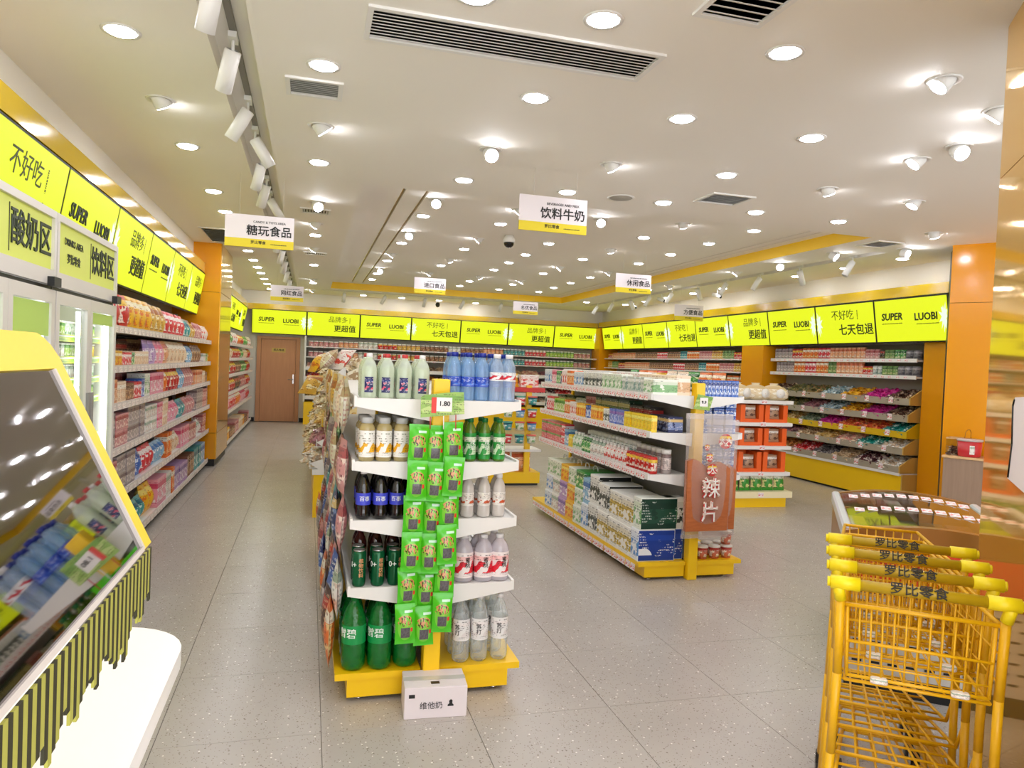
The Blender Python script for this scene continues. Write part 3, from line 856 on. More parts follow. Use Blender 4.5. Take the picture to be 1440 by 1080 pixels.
# second row at the back of the toy wall, upper levels
for i, (sp) in enumerate([[('bag', 'red', (.24, .28, .10), 5), ('bag', 'gold', (.2, .3, .1), 8), ('bag', 'whitered', (.2, .27, .1), 20)], [('box', 'choc', (.2, .2, .12), 8), ('box', 'brown', (.2, .22, .12), 4), ('bag', 'rose', (.2, .24, .1), 20)], [('box', 'choc', (.16, .2, .12), 5), ('box', 'rose', (.16, .2, .12), 5), ('box', 'black', (.16, .2, .12), 4), ('bag', 'redwhite', (.18, .22, .1), 20)]]):
    lrun(i, sp, 5.24, 10.6, f'back row, {w6[i]} of the toy wall', 'fridge', back=.20)
# far left shelving behind the pillar
LZ = [1.72, 1.47, 1.2, .9, .6, .1]
wall_shelf('wall_shelving', 'white wall shelving of hanging snacks between orange pillar and door wall', 12.02, 17.6, -1.78, -1.26, LZ, 1, .2)
FS = [[('bag', 'red', (.30, .2, .1), 2), ('bag', 'green', (.30, .2, .1), 3), ('bag', 'whitered', (.30, .22, .1), 3), ('bag', 'orange', (.30, .2, .1), 2)],
      [('bag', 'green', (.30, .2, .1), 2), ('bag', 'cream', (.30, .2, .1), 3), ('bag', 'red', (.30, .2, .1), 5)],
      [('bag', 'green', (.30, .22, .1), 4), ('bag', 'red', (.30, .22, .1), 3), ('bag', 'brown', (.30, .22, .1), 4)],
      [('bag', 'rose', (.30, .22, .1), 4), ('bag', 'red', (.30, .22, .1), 3), ('bag', 'choc', (.30, .22, .1), 4)],
      [('bag', 'pink', (.30, .24, .1), 4), ('bag', 'redwhite', (.30, .24, .1), 4), ('bag', 'orange', (.30, .24, .1), 3)],
      [('box', 'cream', (.2, .22, .2), 4), ('box', 'yellow', (.2, .2, .2), 2), ('box', 'brown', (.2, .16, .2), 4), ('box', 'rose', (.2, .2, .2), 4)]]
for i, sp in enumerate(FS):
    lrun(i, sp, 12.08, 17.55, f'{w6[i]} behind the pillar', 'pillar', -1.26, 'goods on the far left shelves')

# ------------------------------------------------------------------ upright display fridges
frw = mat('fridge_white', C(226, 222, 218), .35)
hdr = mat('header_lime', C(206, 216, 92), .45, emit=0.12)
ledw = mat('fridge_tube', (0.95, 1.0, 1.0, 1), .4, emit=4.5)
gtag = pack('green_tag', C(214, 232, 90), C(160, 200, 60), C(250, 250, 250), C(60, 90, 30), .5)
def fridge(y0, y1, title, sub, label, sky_, ref, cups=0):
    t = E('display_fridge', label, 'fridge', (0, 0, 0), group='glass door fridges')
    xb, xf = -1.78, -1.225
    B('cabinet', MB().box(xb, xb + .04, y0, y1, 0, 2.04).box(xb + .04, xf, y0, y0 + .03, 0, 1.9).box(xb + .04, xf, y1 - .03, y1, 0, 1.9).box(xb + .04, xf, y0 + .03, y1 - .03, 0, .22).box(xb + .04, xf - .14, y0, y1, 1.9, 2.04).box(xf - .14, xf, y0, y1, 1.9, 2.18), frw, t)
    B('sign_frame', MB().box(xf, xf + .03, y0, y1, 1.845, 1.915).box(xf, xf + .03, y0, y1, 2.165, 2.2).box(xf, xf + .03, y0, y0 + .03, 1.915, 2.165).box(xf, xf + .03, y1 - .03, y1, 1.915, 2.165), frw, t)
    B('sign_face', MB().box(xf + .001, xf + .015, y0 + .03, y1 - .03, 1.916, 2.164), hdr, t)
    ym = (y0 + y1) / 2
    R = (PI / 2, 0, PI / 2)
    TXT(t, title, .165, inkm, (xf + .017, ym + .29, 2.04), .014, rot=R)
    if sub: TXT(t, sub, .05, inkm, (xf + .017, ym - .27, 2.085), .01, rot=R)
    TXT(t, '罗比零食', .055, inkm, (xf + .017, ym - .27, 2.0), .012, rot=R)
    B('divider_line', MB().box(xf + .015, xf + .017, ym + .03, ym + .036, 1.94, 2.14), inkm, t)
    B('gap', MB().box(xf, xf + .008, y0, y1, 1.825, 1.843), black, t)
    for k in range(2):
        a, b = (y0 + .002, ym - .002) if k == 0 else (ym + .002, y1 - .002)
        d = B('glass_door', MB().box(xf, xf + .03, a, a + .05, .22, 1.822).box(xf, xf + .03, b - .05, b, .22, 1.822).box(xf, xf + .03, a + .05, b - .05, .22, .30).box(xf, xf + .03, a + .05, b - .05, 1.76, 1.822), frw, t)
        B('pane', MB().box(xf + .012, xf + .018, a + .05, b - .05, .30, 1.76), glass, d)
        B('handle', MB().box(xf + .03, xf + .045, (b - .045 if k == 0 else a + .02), (b - .02 if k == 0 else a + .045), .8, 1.3), greym, d)
        B('light_tube', MB().box(xf - .03, xf - .01, b - .045, b - .03, .35, 1.75), ledw, t)
        if cups == 0 or k == 1: B('header_strip', MB().box(xf + .019, xf + .021, a + .055, b - .055, 1.60 if cups == 0 else 1.69, 1.755), mat('lime_strip', C(190, 226, 110), .4), d)
    lev = (.5, .76, 1.02, 1.27, 1.50) if not cups else (.5, .76, 1.02, 1.25, 1.37, 1.49, 1.61)
    for k, z in enumerate(lev):
        sh = B('shelf', MB().box(xb + .05, xf - .06, y0 + .032, y1 - .032, z - .015, z), metalw, t)
        B('price_rail', MB().box(xf - .06, xf - .055, y0 + .032, y1 - .032, z - .03, z + .01), gtag, sh)
        n = 13
        for q in range(n):
            y = y0 + .08 + (y1 - y0 - .16) * q / (n - 1)
            cl = sky_[(k + q // 3) % len(sky_)]
            small = cups and k >= 3
            o = put('tub' if small else 'bottle', (.062, .085, .06) if small else (.032, .2), cl, (xf - .11, y, z), PI / 2, f'{COLN[cl]} {"yogurt tub" if small else "drink"}', f'{nth(len(lev) - k)} shelf of the {ref}', 'entrance side', 'drinks in the glass fridges')
    B('light_tube', MB().box(xf - .05, xf - .03, y0 + .05, y1 - .05, 1.78, 1.80), ledw, t)  # extra tube above the shelves, added to brighten the fridge inside
    B('lock_box', MB().box(xf + .03, xf + .06, y1 - .12, y1 - .02, 1.835, 1.88), black, t)
    return t
fridge(2.86, 4.005, '酸奶区', '', 'white glass fridge nearest the entrance, lime sign reading yogurt area', ['white', 'whitegreen', 'pink', 'whiteblue'], 'yogurt fridge')
fridge(4.02, 5.165, '饮料区', 'DRINKS AREA', 'white glass fridge beside the toy shelves, lime sign reading drinks area', ['lime', 'white', 'lime', 'whitegreen', 'yellowc'], 'drinks fridge', 1)

# ------------------------------------------------------------------ gondola builder (runs along y)
def gondola(name, label, cx, y0, y1, zs, half=.375, dhalf=.43, post=True, tagstep=None):
    t = E(name, label, 'shelf unit', (cx, y0, 0))
    L = y1 - y0
    B('centre_panel', MB().box(-.018, .018, .05, L - .02, .14, zs[0] - .02), backp, t)
    B('post', MB().bevbox(-.038, .038, -.03, .045, 0.0, zs[0] + .10, .004), yel, t)
    B('post', MB().bevbox(-.038, .038, L - .05, L, 0.0, zs[0] + .10, .004), yel, t)
    for s in (-1, 1):
        a, b = sorted((s * .045, s * dhalf))
        dk = B('deck', MB().box(a, b, .0, L, .105, .135), yel, t)
        if tagstep and s < 0:
            tags_along(dk, 'y', .05, L - .05, tagstep, s * dhalf - .004, .085, s * PI / 2, .05, .07)
        a, b = sorted((s * .05, s * (dhalf - .055)))
        B('kick_panel', MB().box(a, b, .01, .028, .022, .104), yel, t)
        a, b = sorted((s * (dhalf - .055), s * (dhalf - .07)))
        B('kick_panel', MB().box(a, b, .029, L, .022, .104), yel, t)
        for yy in (.06, L - .08):
            B('foot', MB().lathe([(.022, 0), (.022, .008), (.01, .012), (.01, .10)], 12, (s * (dhalf - .11), yy, 0)), chrome, t)
        for k, z in enumerate(zs):
            a, b = sorted((s * .04, s * half))
            sh = B('shelf', MB().box(a, b, .006, L - .006, z - .022, z), metalw, t)
            B('bracket', MB().prism([(s * .04, z + .004), (s * half, z + .004), (s * half, z - .036), (s * .04, z - .095)][::s], 'y', -.004, .0055), metalw, sh)
            l0, l1 = sorted((s * half, s * (half + .012)))
            B('lip', MB().box(l0, l1, 0, L, z - .036, z + .012), metalw, sh)
            if tagstep and s < 0:
                tags_along(sh, 'y', .04, L - .04, tagstep, s * (half + .014), z - .014, s * PI / 2, .055, .062)
    return t

# ------------------------------------------------------------------ bottle gondola
G1X, G1Y, G1E = .585, 3.30, 6.2
GZ = [1.375, 1.09, .825, .52]
gondola('gondola_shelf', 'tall white gondola of bottles with yellow base at the front of the centre aisle', G1X, G1Y, G1E, GZ)
clear = plastic('clear_pet', (.95, .98, .98, 1), .20, .06, C(244, 250, 252), crinkle=.35)
waterb = plastic('blue_pet', (.72, .86, .98, 1), .28, .06, C(176, 214, 250), crinkle=.35)
lemon = plastic('lemon_pet', (.90, .97, .86, 1), .52, .06, C(232, 244, 222), crinkle=.35)
peart = plastic('pear_pet', (.92, .86, .62, 1), .55, .08, C(220, 200, 140))
colap = plastic('cola_pet', (.05, .03, .03, 1), .78, .05, C(18, 14, 16))
greenp = plastic('green_pet', (.10, .62, .22, 1), .42, .05, C(20, 150, 60), crinkle=.35)
milkp = plastic('milk_pet', (.94, .92, .90, 1), .72, .1, C(232, 226, 220))
pinkp = plastic('pink_pet', (.96, .93, .96, 1), .5, .08, C(240, 234, 244), crinkle=.35)
capw = mat('cap_white', C(238, 238, 240), .35); capr = mat('cap_red', C(200, 60, 64), .35); capb = mat('cap_blue', C(24, 44, 150), .35)
capg = mat('cap_green', C(20, 120, 60), .35); capd = mat('cap_dark', C(80, 26, 30), .35); capc = mat('cap_grey', C(196, 198, 198), .35)
lab = lambda n, *a, **k: pack('label_' + n, *[C(*q) for q in a], **k)
l_navy = lab('navy', (24, 30, 92), (210, 80, 110), (40, 50, 120), (240, 240, 250))
l_neck = lab('neck', (30, 50, 130), (230, 230, 240), (30, 50, 130), (250, 250, 250))
l_flower = lab('flower', (246, 244, 240), (240, 180, 40), (246, 244, 240), (90, 96, 60), blob=2.6)
l_cola = mat('cola_label', C(64, 74, 206), .35)
l_water = lab('water', (30, 76, 196), (90, 140, 230), (30, 70, 190), (240, 244, 255))
l_redw = lab('redw', (236, 238, 242), (216, 30, 50), (236, 238, 242), (60, 60, 90), blob=2.2)
l_tea = lab('tea', (40, 150, 60), (200, 226, 190), (226, 232, 210), (24, 90, 40), blob=2.4)
l_milk = lab('milkl', (240, 236, 230), (206, 90, 50), (236, 230, 222), (60, 40, 40), blob=3)
l_pink = lab('pinkl', (246, 236, 236), (230, 40, 60), (250, 200, 200), (60, 30, 30), blob=2.2)
l_sprite = mat('sprite_label', C(12, 150, 74), .35)
l_big = lab('bigwater', (240, 240, 240), (230, 226, 226), (244, 240, 240), (50, 46, 46), blob=3)
l_can = mat('can_green', C(10, 92, 54), .2, .3)
whp0 = mat('ink_white', C(246, 250, 246), .4)
steel = mat('can_steel', C(200, 202, 202), .25, .9)

def wrap_text(body, size, r, z, m, bold=0.0, turn=0.0):
    """lettering laid round a bottle of radius r, centred on its front"""
    me = text_mesh(body, size, m, bold, depth=0.0003).copy()
    for v in me.vertices:
        a = v.co.x / r + turn
        zz = v.co.y + z
        rr = r + v.co.z + .0006
        v.co = (rr * math.sin(a), -rr * math.cos(a), zz)
    me.update()
    return me
def arc_band(r, z0, z1):
    mb = MB()
    for a0, a1 in ((-.75, .35), (1.5, 2.3)):
        vs = [(r * math.sin(a0 + (a1 - a0) * k / 6), -r * math.cos(a0 + (a1 - a0) * k / 6), z) for z in (z0, z1) for k in range(7)]
        mb.add(vs, [(k, k + 1, k + 8, k + 7) for k in range(6)], 0, True)
    return mb
_BP = {}
def bottle_parts(key):
    """body profile, label band, cap for every bottle kind (radius, height in metres)"""
    if key in _BP: return _BP[key]
    def pf(r, h, pts): return [(r * a, h * b) for a, b in pts]
    std = [(.6, 0), (.94, .015), (1, .05), (1, .30), (.97, .32), (1, .34), (1, .64), (.94, .71), (.72, .81), (.44, .88), (.42, .915)]
    rib = [(.6, 0), (.94, .015), (1, .05), (.95, .09), (1, .13), (.95, .17), (1, .21), (.95, .25), (1, .29), (1, .46), (1, .62), (.93, .70), (.97, .72), (.78, .80), (.5, .88), (.48, .915)]
    fat = [(.8, 0), (1, .03), (1, .74), (.92, .80), (.74, .84), (.7, .85), (.7, .87)]
    soda = [(.5, 0), (.86, .015), (1, .08), (.98, .16), (.93, .22), (1, .30), (1, .56), (.96, .64), (.74, .76), (.40, .88), (.34, .90), (.34, .925)]
    big = [(.5, 0), (.86, .012), (1, .06), (1, .30), (1.0, .60), (.97, .66), (.80, .78), (.42, .90), (.30, .925), (.30, .95)]
    kinds = {
        'lemonade': (.036, .205, std, lemon, (.14, .48, l_navy), (.40, .905, 1.0, capr), (.36, .0, .0)),
        'water_blue': (.033, .228, rib, waterb, (.30, .50, l_water), (.54, .91, 1.0, capb), None),
        'water_white': (.034, .226, rib, plastic('pale_pet', (.86, .93, .98, 1), .28, .06, C(206, 226, 250), crinkle=.35), (.44, .62, l_redw), (.54, .91, 1.0, capw), None),
        'juice': (.036, .20, fat, peart, (.10, .70, l_flower), (.76, .865, 1.0, capc), None),
        'tea': (.029, .205, std, plastic('tea_pet', (.6, .8, .3, 1), .6, .08, C(110, 150, 50)), (.06, .66, l_tea), (.50, .905, 1.0, capg), None),
        'cola': (.034, .225, soda, colap, (.30, .54, l_cola), (.44, .915, 1.0, capw), None),
        'cola_blue': (.034, .225, soda, colap, (.30, .54, l_cola), (.44, .915, 1.0, capb), None),
        'milk': (.031, .205, std, milkp, (.28, .58, l_milk), (.48, .905, 1.0, capw), None),
        'pink': (.046, .22, std, pinkp, (.10, .64, l_pink), (.40, .905, 1.0, capw), None),
        'sprite': (.055, .335, big, greenp, (.37, .62, l_sprite), (.30, .94, 1.0, capg), None),
        'big_water': (.042, .315, big, clear, (.34, .66, l_big), (.34, .94, 1.0, capw), None),
        'dark_tea': (.032, .22, std, plastic('dark_pet', (.3, .08, .06, 1), .7, .08, C(80, 30, 26)), (.25, .6, lab('dt', (110, 40, 36), (60, 24, 20), (150, 80, 50))), (.46, .905, 1.0, capd), None),
    }
    r, h, shp, bm, lb, cp, nk = kinds[key]
    prof = pf(r, h, shp)
    parts = [('bottle_body', MB().lathe(prof, 18).mesh('bottle_body', bm))]
    if lb:
        rr = 1.012 if key not in () else 1.0
        parts.append(('label', (MB().lathe([(r * rr, h * lb[0]), (r * rr, h * lb[1])], 18, cap=False) if key != 'lemonade' else arc_band(r * rr, h * lb[0], h * lb[1])).mesh('label', lb[2])))
    if nk:
        parts.append(('neck_label', MB().lathe([(r * .80, h * .72), (r * .56, h * .83)], 14, cap=False).mesh('neck_label', l_neck)))
    parts.append(('cap', MB().lathe([(r * cp[0], h * cp[1]), (r * cp[0], h * .985), (r * cp[0] * .9, h * cp[2])], 14).mesh('cap', cp[3])))
    for body, size, zf, m_, bold, turn in {'sprite': [('雪碧', .046, .51, whp0, .006, -.5)], 'cola': [('百事', .024, .42, whp0, .006, 0)], 'cola_blue': [],
                                    'tea': [('绿\n茶', .024, .38, whp0, .004, .3)], 'big_water': [('苏\n打', .026, .5, black, .008, -.5)], 'pink': [('蜜\n桃', .026, .42, black, .008, 0.1)]}.get(key, []):
        parts.append(('lettering', wrap_text(body, size, r * 1.014, h * zf, m_, bold, turn)))
    _BP[key] = parts
    return parts
def bottle(key, x, y, z, label, grp, caps=None):
    t = E('drink_bottle', label, 'bottle', (x, y, z), RG.uniform(-.25, .25), grp)
    for nm, me in bottle_parts(key):
        o = O(nm, me, t)
        if nm == 'cap' and caps is not None:
            o.material_slots[0].link = 'OBJECT'; o.material_slots[0].material = caps
    return t
def brow(key, xs, y, z, dy, nrow, desc, where, grp, caps=None, stag=.012):
    for r in range(nrow):
        for k, x in enumerate(xs):
            c = caps[(k + r) % len(caps)] if caps else None
            rowt = 'front row' if r == 0 else f'{nth(r + 1)} row'
            bottle(key, x + RG.uniform(-.003, .003), y + r * dy + RG.uniform(0, stag), z, f'{nth(k + 1)} {desc} from the left, {rowt}, {where}', grp, c)
yb = G1Y + .055
brow('lemonade', (.262, .343, .424, .503), yb, GZ[0], .085, 3, 'cloudy lemon drink bottle', 'top bottle shelf', 'lemon drink bottles', [capw, capr, capr])
brow('water_white', (.860, .925), yb, GZ[0], .075, 1, 'white-capped water bottle with red mark', 'top bottle shelf', 'white-capped water bottles')
brow('water_blue', (.655, .723, .791), yb + .01, GZ[0], .075, 1, 'blue-capped water bottle', 'top bottle shelf', 'blue-capped water bottles')
brow('water_blue', (.665, .733, .801, .869, .933), yb + .09, GZ[0], .075, 2, 'blue-capped water bottle behind', 'top bottle shelf', 'blue-capped water bottles')
brow('juice', (.262, .340, .418, .496), yb, GZ[1], .085, 3, 'pear juice bottle with flower label', 'second bottle shelf', 'pear juice bottles')
brow('tea', (.745, .813, .888), yb, GZ[1], .075, 2, 'green tea bottle', 'second bottle shelf', 'green tea bottles')
brow('cola', (.258, .334, .410, .486), yb, GZ[2], .085, 3, 'dark cola bottle with blue label', 'third bottle shelf', 'cola bottles')
brow('milk', (.745, .822, .900), yb, GZ[2], .075, 2, 'milky drink bottle', 'third bottle shelf', 'milky drink bottles')
canm = MB().lathe([(.026, 0), (.030, .008), (.031, .02), (.031, .148), (.027, .160)], 18).mesh('can_body', l_can)
cantx = wrap_text('0+', .036, .0312, .10, whp0, .006, -.7)
canty = wrap_text('植\n物\n饮\n料', .022, .0312, .085, mat('ink_peach', C(232, 160, 110), .4), .006, .55)
cant = MB().lathe([(.027, .160), (.0275, .166), (.024, .166), (.023, .162)], 18).mesh('can_top', steel)
for r in range(2):
    for k, x in enumerate((.248, .332, .408, .470)):
        t = E('drink_can', f"{nth(k + 1)} tall dark green can from the left, {'front' if r == 0 else 'second'} row, fourth shelf", 'can', (x, yb - .005 + r * .085, GZ[3]), RG.uniform(-.6, .6), 'green drink cans')
        O('can_body', canm, t); O('can_top', cant, t); O('lettering', cantx, t); O('lettering', canty, t)
brow('dark_tea', (.262, .340, .418, .496), yb + .19, GZ[3], .08, 2, 'brown-capped dark tea bottle', 'behind the green cans', 'dark tea bottles')
brow('pink', (.738, .833, .910), yb, GZ[3], .10, 2, 'pink and white labelled bottle', 'fourth bottle shelf', 'pink labelled bottles')
brow('sprite', (.235, .355, .470), yb + .005, .135, .12, 3, 'big green lemonade bottle', 'bottle shelf base', 'big green bottles')
brow('big_water', (.735, .830, .925), yb, .135, .10, 3, 'large clear water bottle with white label', 'bottle shelf base', 'large water bottles')

# hanging strips of green snack bags at the end post
gbag = mat('green_foil', C(70, 190, 20), .22, 0, .6)
nt = gbag.node_tree
tc = nt.nodes.new('ShaderNodeTexCoord'); sp = nt.nodes.new('ShaderNodeSeparateXYZ'); nt.links.new(tc.outputs['Generated'], sp.inputs[0])
def ell(cx_, cz_, rx_, rz_):
    a = math_node(nt, 'DIVIDE', math_node(nt, 'SUBTRACT', sp.outputs[0], cx_), rx_)
    b = math_node(nt, 'DIVIDE', math_node(nt, 'SUBTRACT', sp.outputs[2], cz_), rz_)
    return math_node(nt, 'LESS_THAN', math_node(nt, 'ADD', math_node(nt, 'MULTIPLY', a, a), math_node(nt, 'MULTIPLY', b, b)), 1.0)
frontf = math_node(nt, 'LESS_THAN', sp.outputs[1], 0.49)
cc = mix_node(nt, ell(.5, .43, .36, .34), C(74, 196, 26), C(120, 206, 60))
cc = mix_node(nt, math_node(nt, 'MULTIPLY', ell(.48, .58, .36, .14), math_node(nt, 'GREATER_THAN', noise_node(nt, tc.outputs['Generated'], 9.0), .47)), cc, C(214, 150, 96))
cc = mix_node(nt, math_node(nt, 'MULTIPLY', ell(.48, .58, .34, .13), math_node(nt, 'GREATER_THAN', noise_node(nt, tc.outputs['Generated'], 14.0), .56)), cc, C(70, 30, 20))
win = math_node(nt, 'MULTIPLY', math_node(nt, 'COMPARE', sp.outputs[0], .5, .22), math_node(nt, 'COMPARE', sp.outputs[2], .29, .13))
cc = mix_node(nt, win, cc, mix_node(nt, noise_node(nt, tc.outputs['Generated'], 16.0), C(50, 46, 52), C(120, 116, 122)))
cc = mix_node(nt, math_node(nt, 'MULTIPLY', math_node(nt, 'COMPARE', sp.outputs[0], .80, .055), math_node(nt, 'COMPARE', sp.outputs[2], .36, .05)), cc, C(226, 60, 50))
cc = mix_node(nt, math_node(nt, 'MULTIPLY', math_node(nt, 'COMPARE', sp.outputs[0], .66, .2), math_node(nt, 'COMPARE', sp.outputs[2], .81, .03)), cc, C(206, 240, 220))
cc = mix_node(nt, frontf, C(60, 170, 20), cc)
nt.links.new(cc, nt.nodes['Principled BSDF'].inputs['Base Color'])
hbag = [MB().bag(.092, .178, .036, s, 8, 12, crimp=.09).mesh('snack_bag', gbag) for s in (1, 2, 3)]
cols = [[.478, .474, .468, .462, .456, .450], [.560, .556, .552, .546, .540, .536], [.640, .636, .631, .625, .619, .612]]
cn = ['left', 'middle', 'right']
for c in range(3):
    for r in range(6):
        z = 1.272 - .178 - r * .160 + (.0, -.006, .012)[c] * (1 + .5 * r)
        o = O('snack_bag', hbag[(c + r) % 3], None, (cols[c][r], 3.225 + .022 * (c % 2) - .02 * (r % 2), z), (RG.uniform(-.10, -.02), RG.uniform(-.03, .05), RG.uniform(-.12, .12)))
        tag(o, f'green snack bag, {nth(r + 1)} from the top in the {cn[c]} hanging strip of the bottle gondola', 'bag', 'green snack bags hanging from the post')
card = E('price_card', 'green header card with white price label above the hanging green bags', 'price card', (.578, 3.19, 1.36))
cgreen = pack('card_green', C(150, 190, 90), C(190, 214, 130), C(120, 170, 70), C(96, 110, 50), .4)
B('card', MB().prism([(-.098, -.055), (.098, -.035), (.092, .062), (.05, .062), (-.085, .045), (-.1, .035)], 'y', 0, .004), cgreen, card)
B('price_label', MB().box(-.03, .04, -.002, 0, -.026, .036), mat('label_white', C(246, 244, 242), .5), card)
B('red_strip', MB().box(-.052, -.03, -.002, 0, -.034, .036), mat('label_red', C(226, 62, 56), .5), card)
TXT(card, '1.80', .03, black, (.006, -.003, .008), .02)
for s, m_ in ((-.055, 'cap_red'), (0.005, 'cap_white'), (.06, 'cap_red')):
    B('hook', MB().tube((s, .004, -.04), (s, -.004, -.105), .0025, 6), MATS[m_], card)

# white carton on the floor
bx = E('cardboard_box', 'white printed cardboard box on the floor before the bottle gondola', 'box', (.585, 3.185, 0), -.06)
cbm = mat('box_white', C(236, 228, 232), .6)
B('box_body', MB().bevbox(-.137, .137, -.09, .09, 0, .135, .002), cbm, bx)
B('flap', MB().box(-.136, .136, -.089, -.002, .1355, .138), cbm, bx)
B('flap', MB().box(-.136, .136, .002, .089, .1355, .138), cbm, bx)
B('tape', MB().box(-.138, .138, -.02, .02, .1382, .1392), plastic('tape', (.9, .9, .86, 1), .4, .1), bx)
TXT(bx, '维他奶', .034, mat('ink_grey', C(70, 66, 70), .6), (-.02, -.0915, .055), .0)
B('logo_mark', MB().prism([(.052, .05), (.078, .05), (.078, .056), (.072, .062), (.073, .074), (.066, .08), (.058, .074), (.059, .062), (.052, .056)], 'y', -.0912, -.0902), black, bx)
B('logo_block', MB().box(-.118, -.092, -.0915, -.09, .092, .108), black, bx)
B('logo_block', MB().box(-.02, .018, -.06, -.035, .138, .1388), black, bx)

# side stock on the aisle face of the bottle gondola
sc_cols = [['puff', 'grey', 'cream', 'rose', 'gold', 'black'], ['grey', 'rose', 'puff', 'brown', 'green'], ['grey', 'teal', 'rose', 'puff', 'navy'], ['blue', 'grey', 'rose', 'white', 'choc'], ['grey', 'choc', 'rose', 'blue', 'orange']]
for i, z in enumerate((1.31, 1.03, .765, .46, .16)):
    y = 3.36
    k = 0
    while y < 6.1:
        cl = sc_cols[i][(k * 2 + i) % len(sc_cols[i])]
        w, h = .17, (.25 if i < 4 else .30)
        nx = .185 if i < 4 else .13
        put('bag', (w, h, .05), cl, (nx - .012 * (k % 2) - (.025 if i < 4 else .0), y + w / 2, z - (.10 if i < 4 else .02)), -PI / 2 + RG.uniform(-.15, .15), f'{COLN[cl]} hanging bag', f'{["top", "second", "third", "fourth", "lowest"][i]} tier, aisle side', 'bottle gondola end', 'bags hung on the aisle face of the bottle gondola', tilt=RG.uniform(-.08, .02))
        y += w + .01; k += 1
# post top card of the gondola

# ------------------------------------------------------------------ loose heaps (sweets, wrapped snacks)
def heap(w, d, h, n, size, seed, flat=.55):
    """a heap of small wrapped pieces on z=0, front towards -y: higher at the back"""
    rg = random.Random(seed); mb = MB()
    base = [(-w / 2, -d / 2, 0), (w / 2, -d / 2, 0), (w / 2, d / 2, h * .75), (-w / 2, d / 2, h * .75)]
    mb.add([(x, y, z + .005) for x, y, z in base] + [(x, y, 0) for x, y, z in base], [(0, 1, 2, 3), (0, 4, 5, 1), (1, 5, 6, 2), (2, 6, 7, 3), (3, 7, 4, 0), (7, 6, 5, 4)], 0)
    for _ in range(n):
        x = rg.uniform(-w / 2 + size * .5, w / 2 - size * .5); y = rg.uniform(-d / 2, d / 2 - size * .4)
        z = .005 + h * .75 * (y + d / 2) / d + rg.uniform(0, h * .2)
        a, b, c = size * rg.uniform(.6, 1.1), size * rg.uniform(.35, .6), size * rg.uniform(.25, .45) * flat / .55
        M_ = Matrix.Translation((x, y, z)) @ Euler((rg.uniform(-.6, .9), rg.uniform(-.5, .5), rg.uniform(0, PI))).to_matrix().to_4x4()
        pts = [(-a * .75, -b * .5, 0), (-a * .75, b * .5, 0), (-a * .4, 0, c * .4), (-a * .4, 0, -c * .4), (a * .4, 0, c * .5), (a * .4, 0, -c * .5), (0, -b * .6, 0), (0, b * .6, 0), (a * .75, -b * .5, 0), (a * .75, b * .5, 0), (0, 0, c * .7)]
        mb.add([M_ @ Vector(q) for q in pts], [(0, 2, 1), (0, 6, 2), (2, 7, 1), (2, 6, 10), (2, 10, 7), (10, 6, 4), (10, 4, 7), (4, 6, 8), (4, 8, 9), (4, 9, 7), (3, 6, 0), (1, 7, 3), (3, 7, 6), (5, 6, 7), (8, 6, 5), (9, 8, 5), (7, 9, 5)], 0, False)
    return mb.mesh('loose_heap', white)
def sweets(name, c1, c2, c3, scale=30.0):
    k = 'sweets_' + name
    if k in MATS: return MATS[k]
    m = mat(k, C(*c1), .3)
    nt = m.node_tree
    tc = nt.nodes.new('ShaderNodeTexCoord')
    v = nt.nodes.new('ShaderNodeTexVoronoi'); v.inputs['Scale'].default_value = scale
    nt.links.new(tc.outputs['Object'], v.inputs['Vector'])
    s = nt.nodes.new('ShaderNodeSeparateColor'); nt.links.new(v.outputs['Color'], s.inputs[0])
    cc = mix_node(nt, math_node(nt, 'GREATER_THAN', s.outputs[0], .5), C(*c1), C(*c2))
    cc = mix_node(nt, math_node(nt, 'GREATER_THAN', s.outputs[1], .78), cc, C(*c3))
    nt.links.new(cc, nt.nodes['Principled BSDF'].inputs['Base Color'])
    return m
SW = {'brown': ((120, 84, 66), (80, 52, 44), (214, 190, 160)), 'magenta': ((216, 40, 150), (236, 80, 180), (180, 20, 120)), 'gold': ((236, 176, 30), (250, 206, 70), (200, 120, 20)),
      'ice': ((176, 206, 216), (230, 236, 236), (120, 150, 160)), 'olive': ((120, 120, 70), (170, 150, 90), (80, 90, 60)), 'mixed': ((150, 120, 80), (100, 120, 70), (200, 160, 100)),
      'plum': ((170, 110, 120), (200, 150, 150), (120, 80, 90)), 'teal': ((20, 140, 130), (60, 190, 180), (210, 236, 230)), 'coral': ((236, 110, 60), (246, 160, 90), (220, 70, 50)),
      'sage': ((130, 150, 120), (200, 206, 180), (90, 110, 80)), 'cream': ((240, 230, 216), (226, 200, 170), (250, 250, 244)), 'blush': ((240, 200, 180), (236, 160, 150), (250, 230, 200)),
      'honey': ((226, 190, 110), (246, 226, 170), (190, 140, 70)), 'red': ((216, 40, 50), (236, 80, 80), (250, 200, 200)), 'slate': ((120, 110, 110), (80, 74, 76), (170, 160, 156)),
      'tan': ((210, 180, 140), (230, 206, 170), (170, 130, 90)), 'wine': ((110, 50, 60), (236, 220, 210), (70, 34, 40)), 'amber': ((206, 130, 60), (230, 170, 100), (170, 90, 40)), 'puffs': ((222, 206, 170), (244, 236, 214), (180, 150, 110))}
SWM = {k: sweets(k, *v) for k, v in SW.items()}
